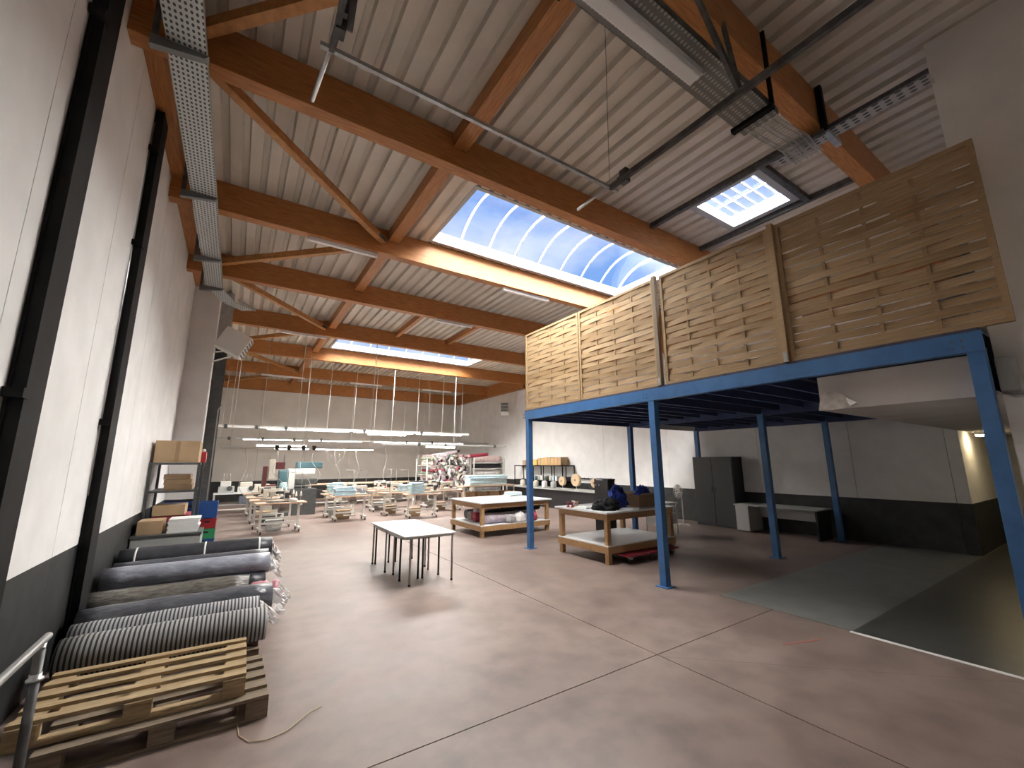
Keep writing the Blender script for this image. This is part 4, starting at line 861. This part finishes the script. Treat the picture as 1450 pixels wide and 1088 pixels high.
# pale blue wrapped batch on a bench in front of the fabric racks
t_ = thing('packing_bench', 'pale bench carrying the long pale blue cloth batch', 'bench', (9.0, 16.2, 0))
MB().bx(8.0, 10.6, 15.9, 16.6, .80, .84).build('benchtop', TOPWOOD, t_)
for x in (8.06, 10.54):
    for y in (15.96, 16.54): MB().bx(x-.025, x+.025, y-.025, y+.025, 0, .80).build('leg', WHITE_PAINT, t_)
MB().bx(8.1, 10.5, 15.95, 16.55, .3, .33).build('lower_shelf', WHITE_PAINT, t_)
cloth_pile((9.3, 16.25, .84), 1.9, .5, .42, 5, [LBLUE2, LBLUE], 'long pale blue cloth batch on the bench before the fabric racks', 6)
for i in range(4): carton(8.15+.6*i, 8.6+.6*i, 16.0, 16.4, .331, .58, 'cloth carton on the bench lower shelf, %s' % ['first from the left', 'second from the left', 'third from the left', 'fourth from the left'][i], [CARD, CARD_D][i % 2], False)
# work lamp box with cables above the third row (frame on legs)
t_ = thing('ironing_frame', 'thin dark upright frame with a hanging hose behind the third row', 'frame', (7.3, 18.2, 0))
for x in (6.85, 7.75): MB().tube([(x, 18.2, 0), (x, 18.2, 2.15)], .016, 6).build('upright', BLACKP, t_)
MB().tube([(6.85, 18.2, 2.14), (7.75, 18.2, 2.14)], .014, 6).build('top_bar', BLACKP, t_)
MB().tube([(7.2+.16*math.cos(a*PI/10-PI/2), 18.2, 1.45+.48*math.sin(a*PI/10-PI/2)) for a in range(21)], .009, 5).build('hose', CORD, t_)
MB().bx(6.6, 7.5, 18.05, 18.4, .92, 1.02).build('iron_rest', DGREY, t_)
for x in (6.7, 7.4): MB().bx(x-.02, x+.02, 18.2, 18.24, 0, .92).build('rest_leg', WHITE_PAINT, t_)

# ------------------------------------------------------------------ far left machines and benches
def frame_bench(x0, x1, y0, y1, h, top, label, shelf=None):
    t_ = thing('work_bench', label, 'bench', ((x0+x1)/2, (y0+y1)/2, 0)); MB().bx(x0, x1, y0, y1, h-.04, h).build('benchtop', top, t_)
    for x in (x0+.03, x1-.03):
        for y in (y0+.03, y1-.03): MB().bx(x-.022, x+.022, y-.022, y+.022, 0, h-.04).build('leg', WHITE_PAINT, t_)
    MB().bx(x0+.03, x1-.03, y0+.02, y0+.04, .14, .18).build('front_rail', WHITE_PAINT, t_)
    if shelf: MB().bx(x0+.04, x1-.04, y0+.05, y1-.05, .3, .32).build('shelf', shelf, t_)
    return t_
frame_bench(-.55, 1.0, 18.9, 19.6, .74, LAMIN, 'low white bench by the back left corner carrying two grey machines', GREYB)
for i, (x, w, h) in enumerate(((-.42, .5, .42), (.18, .62, .38))):
    t_ = thing('overlock_machine', ['boxy grey overlock machine at the left end of the low white bench', 'wide white overlock machine at the right of the low white bench'][i], 'sewing machine', (x+w/2, 19.2, .74))
    MB().bx(x, x+w, 19.0, 19.4, .74, .74+h*.55).build('base', [GREYB, WHITE_PAINT][i], t_, bevel=.02); MB().bx(x+w*.1, x+w*.75, 19.05, 19.35, .74+h*.55, .74+h).build('upper_body', [WHITE_PAINT, CREAM][i], t_, bevel=.03)
    MB().lathe([(.08, 18.955), (.09, 18.965), (.09, 18.99)], (x+w*.7, 0, .74+h*.4), 12, axis=1).build('handwheel', DGREY, t_)
    for k in range(3): MB().tube([(x+w*(.25+.2*k), 19.3, .74+h), (x+w*(.25+.2*k), 19.3, .74+h+.28)], .008, 5).build('thread_pin', GREYB, t_)
o = MB().bx(.25, .8, 18.95, 19.5, .325, .62).build('fabric_bin', FAB['slate'], None, org=(.5, 19.2, .325), bevel=.03); tag(o, 'navy fabric bin on the shelf of the low white bench', 'bin')
# maroon and teal presses
t_ = thing('button_press', 'maroon and cream button press with a small red panel', 'press', (1.15, 16.6, 0)); 
MB().bx(.85, 1.35, 16.4, 16.9, 0, .85).build('stand', CREAM, t_, bevel=.01); MB().bx(.82, .95, 16.5, 16.85, .85, 1.72).build('back_column', MAROON, t_, bevel=.015)
MB().bx(.98, 1.16, 16.48, 16.8, 1.28, 1.95).build('cream_head', CREAM, t_, bevel=.02); MB().bx(1.20, 1.46, 16.5, 16.8, 1.62, 1.85).build('red_panel', MAROON, t_, bevel=.01)
MB().bx(.95, 1.25, 16.45, 16.8, .85, 1.10).build('lower_jaw', MAROON, t_, bevel=.02)
for x in (1.0, 1.42): MB().tube([(x, 16.6, 1.85), (x, 16.6, 2.1)], .01, 5).build('antenna', BLACKP, t_)
t_ = thing('fusing_press', 'teal and white fusing press with a raised head', 'press', (1.9, 17.3, 0))
MB().bx(1.35, 2.6, 17.0, 17.7, .0, .9).build('base_cabinet', DGREY, t_, bevel=.01); MB().bx(1.35, 1.65, 17.05, 17.6, .9, 1.58).build('teal_column', TEAL, t_, bevel=.03)
MB().bx(1.65, 1.85, 17.05, 17.6, .9, 1.62).build('white_column', WHITE_PAINT, t_, bevel=.03); MB().bx(1.85, 2.5, 17.0, 17.6, 1.42, 1.62).build('press_head', WHITE_PAINT, t_, bevel=.03)
MB().bx(1.9, 2.75, 17.05, 17.65, 1.63, 1.86).build('teal_hood', TEAL, t_, bevel=.03); MB().bx(1.9, 2.6, 17.0, 17.6, 1.05, 1.25).build('lower_plate', DGREY, t_, bevel=.02)
MB().lathe([(.12, .9), (.14, 1.0), (.1, 1.15)], (1.5, 16.92, 0), 14).build('bucket', mat('pale_teal', (.45, .65, .68), .4), t_)
frame_bench(2.7, 7.4, 19.9, 20.9, .93, TOPWOOD, 'long pale work bench across the back of the hall', CARD_D)
for i in range(7):
    x = 2.85+i*.62; carton(x, x+.5, 20.0, 20.5, .321, .70, 'dark storage box under the long back bench, %s from the left' % ['first', 'second', 'third', 'fourth', 'fifth', 'sixth', 'seventh'][i], [BLACKP, CARD_D, BLACKP, FAB['slate'], CARD, BLACKP, CARD_D][i], False)
frame_bench(1.5, 2.6, 18.3, 18.9, .95, DGREY, 'dark topped bench under the teal press', BLACKP)
for i in range(3): carton(1.55+.34*i, 1.85+.34*i, 18.35, 18.75, .321, .62, 'black storage box beneath the dark topped bench, %s' % ['left', 'middle', 'right'][i], BLACKP, False)

# ------------------------------------------------------------------ fabric racks
RX0, RX1, RY, RYB = 7.75, 10.1, 19.3, 20.7
t_ = thing('fabric_rack', 'white rack crammed with fabric rolls end on, before the back wall', 'rack', ((RX0+RX1)/2, RY+.7, 0))
for x in (RX0, (RX0+RX1)/2, RX1):
    for y in (RY, RYB): MB().bx(x-.025, x+.025, y-.025, y+.025, 0, 2.0).build('upright', WHITE_PAINT, t_)
LEV = (.35, .78, 1.22, 1.66)
for z in LEV: MB().bx(RX0, RX1, RY+.026, RYB-.026, z, z+.03).build('shelf', WHITE_PAINT, t_); MB().bx(RX0+.026, RX1-.026, RY-.02, RY+.02, z-.04, z+.03).build('front_rail', WHITE_PAINT, t_)
names = ['white', 'lilac', 'grey', 'pink', 'white', 'grey', 'black', 'cream', 'grey', 'lilac', 'white', 'green', 'white', 'lilac', 'maroon', 'cream']
word = dict(white='white', lilac='lilac grey', grey='grey', pink='dusty pink', maroon='maroon', black='black', cream='cream', slate='slate', green='grey green')
rnd = random.Random(12); protos = {}
def end_roll(x, z, r, c, y0, L, where, grp):
    key = c
    if key not in protos:
        t_ = thing('fabric_roll', '', 'fabric roll', (0, 0, 0)); MB().tube([(0, 0, 0), (0, .01, 0), (0, .7, 0), (0, 1.38, 0), (0, 1.4, 0)], [.90, 1, .98, 1, .94], 12).build('cloth', FAB[c], t_); MB().tube([(0, -.006, 0), (0, .02, 0)], .3, 8).build('core', CARD_D, t_)
        protos[key] = reg(t_); o = t_
    else: o = dup(protos[key], (0, 0, 0))
    o.location = (x, y0, z); o.scale = (r, L/1.4, r); o.rotation_euler = (0, 0, rnd.uniform(-.005, .005))
    o['label'] = '%s fabric roll packed end out %s of the white rack' % (word[c], where); o['group'] = grp
for li, z in enumerate(LEV):
    r = .072; x = RX0+.12
    while x < RX1-.1:
        if min(abs(x-(RX0+RX1)/2), abs(x+.07-(RX0+RX1)/2)) > .1 and x < RX1-.2:
            for row in range(3 if li < 3 else 4):
                c = 'maroon' if (li == 2 and x < RX0+.8 and row == 1) else rnd.choice(names)
                rr_ = r*rnd.uniform(.85, .98)
                end_roll(x+(.073 if row % 2 else 0), z+.03+r+row*r*1.72, rr_, c, RY+rnd.uniform(-.35, .03), 1.25, ['on the lowest shelf', 'on the second shelf', 'on the third shelf', 'on the top shelf'][li], 'fabric rolls in the white rack')
        x += 2*r+.004
# cloth trailing out of the rack ends
for i in range(34):
    x, z = RX0+.25+rnd.random()*2.0, .5+rnd.random()*1.6; c = rnd.choice(['white', 'lilac', 'white', 'grey', 'pink', 'maroon', 'cream', 'black'])
    y = RY-.32; l = rnd.uniform(.15, .4); m = MB(); vs = [(x-.03, RY+.06, z+.01), (x, RY+.05, z+.02), (x+.03, RY+.06, z+.01)]; nn = 6; w = rnd.uniform(.05, .1)
    for k in range(nn+1):
        u = k/nn; px, pz = x+.05*math.sin(u*4+i), z-l*u; vs += [(px-w*(1-.3*u), y-.03*math.sin(u*5+i), pz), (px, y-.05-.03*math.cos(u*6+i), pz), (px+w*(1-.3*u), y-.02*math.sin(u*4), pz)]
    vs2 = [(a, b+.012, c_) for a, b, c_ in vs]; q = len(vs)
    fs = [f for k in range(nn+1) for f in ((k*3, k*3+1, k*3+4, k*3+3), (k*3+1, k*3+2, k*3+5, k*3+4))]
    m.add(vs+vs2, fs+[tuple(q+j for j in reversed(f)) for f in fs], True); o = m.build('cloth_end', FAB[c], None, org=(x, y, z)); tag(o, '%s cloth end hanging loose from the front of the white rack' % word[c], 'cloth', 'loose cloth ends on the fabric rack')
# right half: rolls lying lengthways on a second rack
SX0, SX1 = 10.2, 11.95
t_ = thing('fabric_rack', 'second white rack at the corner with thick rolls lying lengthways', 'rack', ((SX0+SX1)/2, 19.4, 0))
for x in (SX0, SX1):
    for y in (19.1, 19.75): MB().bx(x-.025, x+.025, y-.025, y+.025, 0, 2.05).build('upright', WHITE_PAINT, t_)
for z in (.35, .72, 1.10, 1.48, 1.80): MB().bx(SX0+.026, SX1-.026, 19.1, 19.75, z, z+.03).build('shelf', WHITE_PAINT, t_)
for i, (z, r, c, lab) in enumerate(((1.83, .17, 'pink', 'thick pale pink roll on the very top of the corner rack'), (1.51, .12, 'black', 'black roll on the upper shelf of the corner rack'), (1.13, .15, 'white', 'thick white roll on the middle shelf of the corner rack'), (.75, .16, 'cream', 'thick cream roll on the lower shelf of the corner rack'), (.38, .14, 'grey', 'grey roll on the bottom shelf of the corner rack'))):
    roll((SX0+.06, 19.35, z+r), (SX1-.06, 19.35, z+r), r, FAB[c], lab, 'thick rolls on the corner rack', seed=40+i, wob=.03)
roll((SX0-.55, 19.2, 2.1), (SX0+.9, 19.3, 2.22), .09, FAB['maroon'], 'maroon roll thrown across the tops of both racks', None, seed=50)
roll((RX0+.25, 19.5, 2.12), (RX0+1.7, 19.6, 2.34), .10, FAB['lilac'], 'lilac grey roll lying on top of the end on rack', None, seed=51)
roll((RX0+.3, 19.85, 2.18), (RX0+1.9, 19.7, 2.40), .07, FAB['black'], 'thin black roll on top of the end on rack', None, seed=52)

# ------------------------------------------------------------------ right wall shelving with boxes
KX0, KX1, KY0, KY1 = 11.55, 12.03, 13.55, 17.4
t_ = thing('shelving_unit', 'long black shelving unit on the right wall with boxes on top', 'shelf', (11.8, 15.5, 0))
for i in range(6):
    y = KY0+(KY1-KY0)*i/5
    for x in (KX0, KX1-.03): MB().bx(x, x+.03, y-.015, y+.015, 0, 1.66).build('upright', BLACK_STEEL, t_)
for z in (.42, .97, 1.63): MB().bx(KX0, KX1, KY0-.02, KY1+.02, z, z+.035).build('shelf', BLACK_STEEL, t_)
for i in range(7): carton(KX0+.03, KX1-.05, 13.9+.235*i, 13.9+.235*i+.215, 1.666, 2.02-.015*(i*3 % 4), 'tan carton in the row on the black shelving, number of seven alike', mat('tan_card_%d' % i, (.50+.06*(i*2 % 3), .34+.03*(i % 3), .18), .8, var=.06), False, 'tan cartons on the black shelving')
for o in bpy.data.objects:
    if o.get('group') == 'tan cartons on the black shelving': o['label'] = 'tan carton in the tight row on top of the black shelving'
carton(KX0+.03, KX1-.05, 15.6, 15.95, 1.666, 1.93, 'yellow carton left of the tan row on the black shelving', mat('yellow_card', (.70, .42, .12), .8), False)
carton(KX0+.03, KX1-.1, 16.5, 16.75, 1.666, 1.9, 'brown carton by the blue post on the black shelving', CARD, False)
for i in range(9):
    y = 14.4+.21*i; c = [PAPER, LBLUE, FAB['cream'], DGREY, FAB['green'], PAPER, GREYB, TEAL, PAPER][i]; w = ['white', 'pale blue', 'cream', 'dark grey', 'grey green', 'white', 'grey', 'teal', 'white'][i]
    t_ = thing('storage_jar', '%s jar on the middle black shelf' % w, 'jar', (11.75, y, 1.006), 'jars on the black shelving'); MB().lathe([(.07, 0), (.075, .02), (.075, .16), (.06, .18)], (11.75, y, 1.006), 12).build('body', c, t_); MB().lathe([(.064, .18), (.064, .21)], (11.75, y, 1.006), 12).build('lid', WHITE_PAINT, t_)
    t_['label'] += ', %s from the right end' % ['first', 'second', 'third', 'fourth', 'fifth', 'sixth', 'seventh', 'eighth', 'ninth'][i]
o = MB().bx(11.6, 11.95, 13.6, 14.2, 1.006, 1.2).build('fabric_stack', FAB['slate'], None, org=(11.8, 13.9, 1.006), bevel=.02); tag(o, 'dark folded fabric at the right end of the middle black shelf', 'cloth')
o = MB().bx(11.9, 11.93, 16.75, 17.3, 1.05, 1.58).build('notice_board', PAPER, None, org=(11.9, 17, 1.05)); tag(o, 'white poster leaning in the left bay of the black shelving', 'poster')
# counter with spools below, at the right wall
t_ = thing('counter', 'low counter along the right wall carrying spools and lamps', 'counter', (11.2, 12.5, 0))
MB().bx(10.7, 11.5, 10.9, 16.9, .72, .76).build('countertop', GREYB, t_); MB().bx(10.8, 11.48, 10.95, 16.85, 0, .719).build('counter_body', BLACKP, t_)
for i, y in enumerate((15.9, 15.3, 14.9, 14.3, 13.7)):
    c = [FAB['cream'], PAPER, FAB['cream'], PAPER, GREYB][i]; o = MB().lathe([(.11, 0), (.12, .02), (.12, .22), (.09, .26), (.05, .28)], (11.0, y, .76), 14).build('yarn_cone', c, None, org=(11, y, .76)); tag(o, '%s yarn cone on the counter, %s from the left' % (['cream', 'white', 'cream', 'white', 'grey'][i], ['first', 'second', 'third', 'fourth', 'fifth'][i]), 'yarn cone', 'yarn cones on the counter')
for i, (y, r) in enumerate(((13.0, .17), (12.2, .23), (11.2, .16))):
    t_ = thing('straw_disc', 'round straw coloured reel on a thin stand, %s of three on the counter' % ['left', 'middle', 'right'][i], 'reel', (10.9, y, .76), 'straw reels')
    MB().tube([(10.9, y, .76), (10.9, y, .9+r)], .012, 6).build('stand', WHITE_PAINT, t_); MB().lathe([(r, 10.84), (r*1.02, 10.86), (r*1.02, 10.94), (r, 10.96)], (0, y, .9+r), 18, axis=0).build('disc', BASKET, t_)
    MB().lathe([(.035, 10.82), (.035, 10.839)], (0, y, .9+r), 8, axis=0).build('hub', CARD_D, t_); MB().lathe([(.08, .76), (.08, .775)], (10.9, y, 0), 10).build('foot', WHITE_PAINT, t_)
t_ = thing('hook_rail', 'dark rail of small hooks on the right wall above the counter', 'hook rail', (12.0, 12.2, 1.15)); MB().bx(11.99, 12.045, 11.3, 13.2, 1.12, 1.16).build('rail', BLACKP, t_)
for k in range(8): MB().tube([(11.99, 11.4+.24*k, 1.14), (11.93, 11.4+.24*k, 1.14), (11.91, 11.4+.24*k, 1.19)], .01, 5).build('hook', BLACKP, t_)

# ------------------------------------------------------------------ suspended power rails over the machines
def power_rail(y, z, x0, x1, r, lit, label, hang, boxes, m_=WHITE_PAINT, top=5.672):
    t_ = thing('power_rail', label, 'power rail', ((x0+x1)/2, y, z), 'suspended power rails')
    MB().bx(x0, x1, y-r, y+r, z-r, z+r).build('rail', m_, t_)
    for a, b in lit: MB().bx(a, b, y-r*.7, y+r*.7, z-r*1.45, z-r*1.02).build('lit_strip', TUBE_ON, t_)
    for x in hang: MB().tube([(x, y, z), (x+.05, y-.02, top)], .011, 5).build('hanger', WHITE_PAINT, t_)
    for x in boxes: MB().bx(x-.05, x+.05, y-r-.03, y+r+.03, z-.07, z+.06).build('socket_box', DGREY, t_)
power_rail(18.0, 3.13, -1.0, 9.3, .045, ((.9, 3.8), (4.0, 6.5), (6.7, 8.9)), 'upper white power rail with lit strips, nearest the roof', (-.3, 2.15, 2.95, 3.95, 4.8, 6.7, 7.9, 8.9), (-.4, .55, 1.5, 4.4, 6.9), top=6.15)
power_rail(20.82, 2.85, -.93, 12.0, .03, ((.2, 2.4), (2.7, 5.0), (5.6, 7.8), (8.0, 10.4)), 'middle grey power rail farthest back, with added lit strips', (-.6, 4.5, 9.9), (-.3, .9, 2.1, 3.2, 7.2, 8.6), GREYB)  # unlit rail; its glowing strips are added to brighten the back wall
power_rail(13.5, 2.25, -.32, 3.7, .035, ((.9, 1.75), (1.9, 3.6)), 'lower white power rail over the nearest machines', (-.15, 1.4, 3.5), (.95, 1.25, 1.62, 1.9), WHITE_PAINT)
power_rail(16.9, 2.56, 4.85, 10.75, .03, (), 'thin rail on the right reaching towards the shelving', (5.2, 8.0), (6.4, 7.6, 10.1), GREYB)
for i, (x0, x1, y, z, lab) in enumerate(((.55, 2.1, 16.6, 2.42, 'short tube light hung over the presses'), (4.7, 6.4, 18.6, 3.05, 'tube light hung just below the upper power rail'), (7.0, 8.4, 17.6, 2.5, 'tube light hung in front of the fabric racks'))):
    t_ = thing('tube_light', lab, 'light', ((x0+x1)/2, y, z), 'hung workshop tubes'); MB().bx(x0, x1, y-.05, y+.05, z, z+.05).build('housing', WHITE_FRAME, t_); MB().bx(x0+.02, x1-.02, y-.03, y+.03, z-.03, z-.001).build('diffuser', TUBE_ON, t_)
    for x in (x0+.1, x1-.1): MB().tube([(x, y, z+.05), (x, y, 6.14)], .004, 4).build('wire', GREYB, t_)
rnd = random.Random(5)
for i, (x, y, z0, z1) in enumerate(((.2, 13.5, 2.24, .9), (.95, 13.5, 2.24, 1.2), (1.62, 13.5, 2.24, 1.1), (1.9, 13.5, 2.24, 1.25), (2.5, 13.5, 2.24, 1.0), (3.1, 13.5, 2.24, 1.05), (5.0, 16.9, 2.56, .95), (6.4, 16.9, 2.56, .95), (7.6, 16.9, 2.56, 1.0))):
    pts = [(x+.18*math.sin(k*.55+i)*(k/12)+.1*(k/12), y+.1*math.sin(k*.4), z0+(z1-z0)*k/12) for k in range(13)]
    o = MB().tube(pts, .008, 5).build('hanging_cord', CORD, None, org=pts[0]); tag(o, 'grey cord hanging from a power rail, %s from the left wall' % ['first', 'second', 'third', 'fourth', 'fifth', 'sixth', 'seventh', 'eighth', 'ninth'][i], 'cord', 'cords hanging to the machines')
# coiled cord loop
pts = [(2.25+.5*k/30+.05*math.cos(k*.9), 13.5, 2.13-.25*math.sin(k/30*PI)+.12*math.sin(k*.9)) for k in range(31)]
o = MB().tube(pts, .007, 5).build('curly_cord', CORD, None, org=pts[0]); tag(o, 'curly grey cord looping below the lower power rail', 'cord')

for o in bpy.data.objects:
    if '_o' in o: del o['_o']
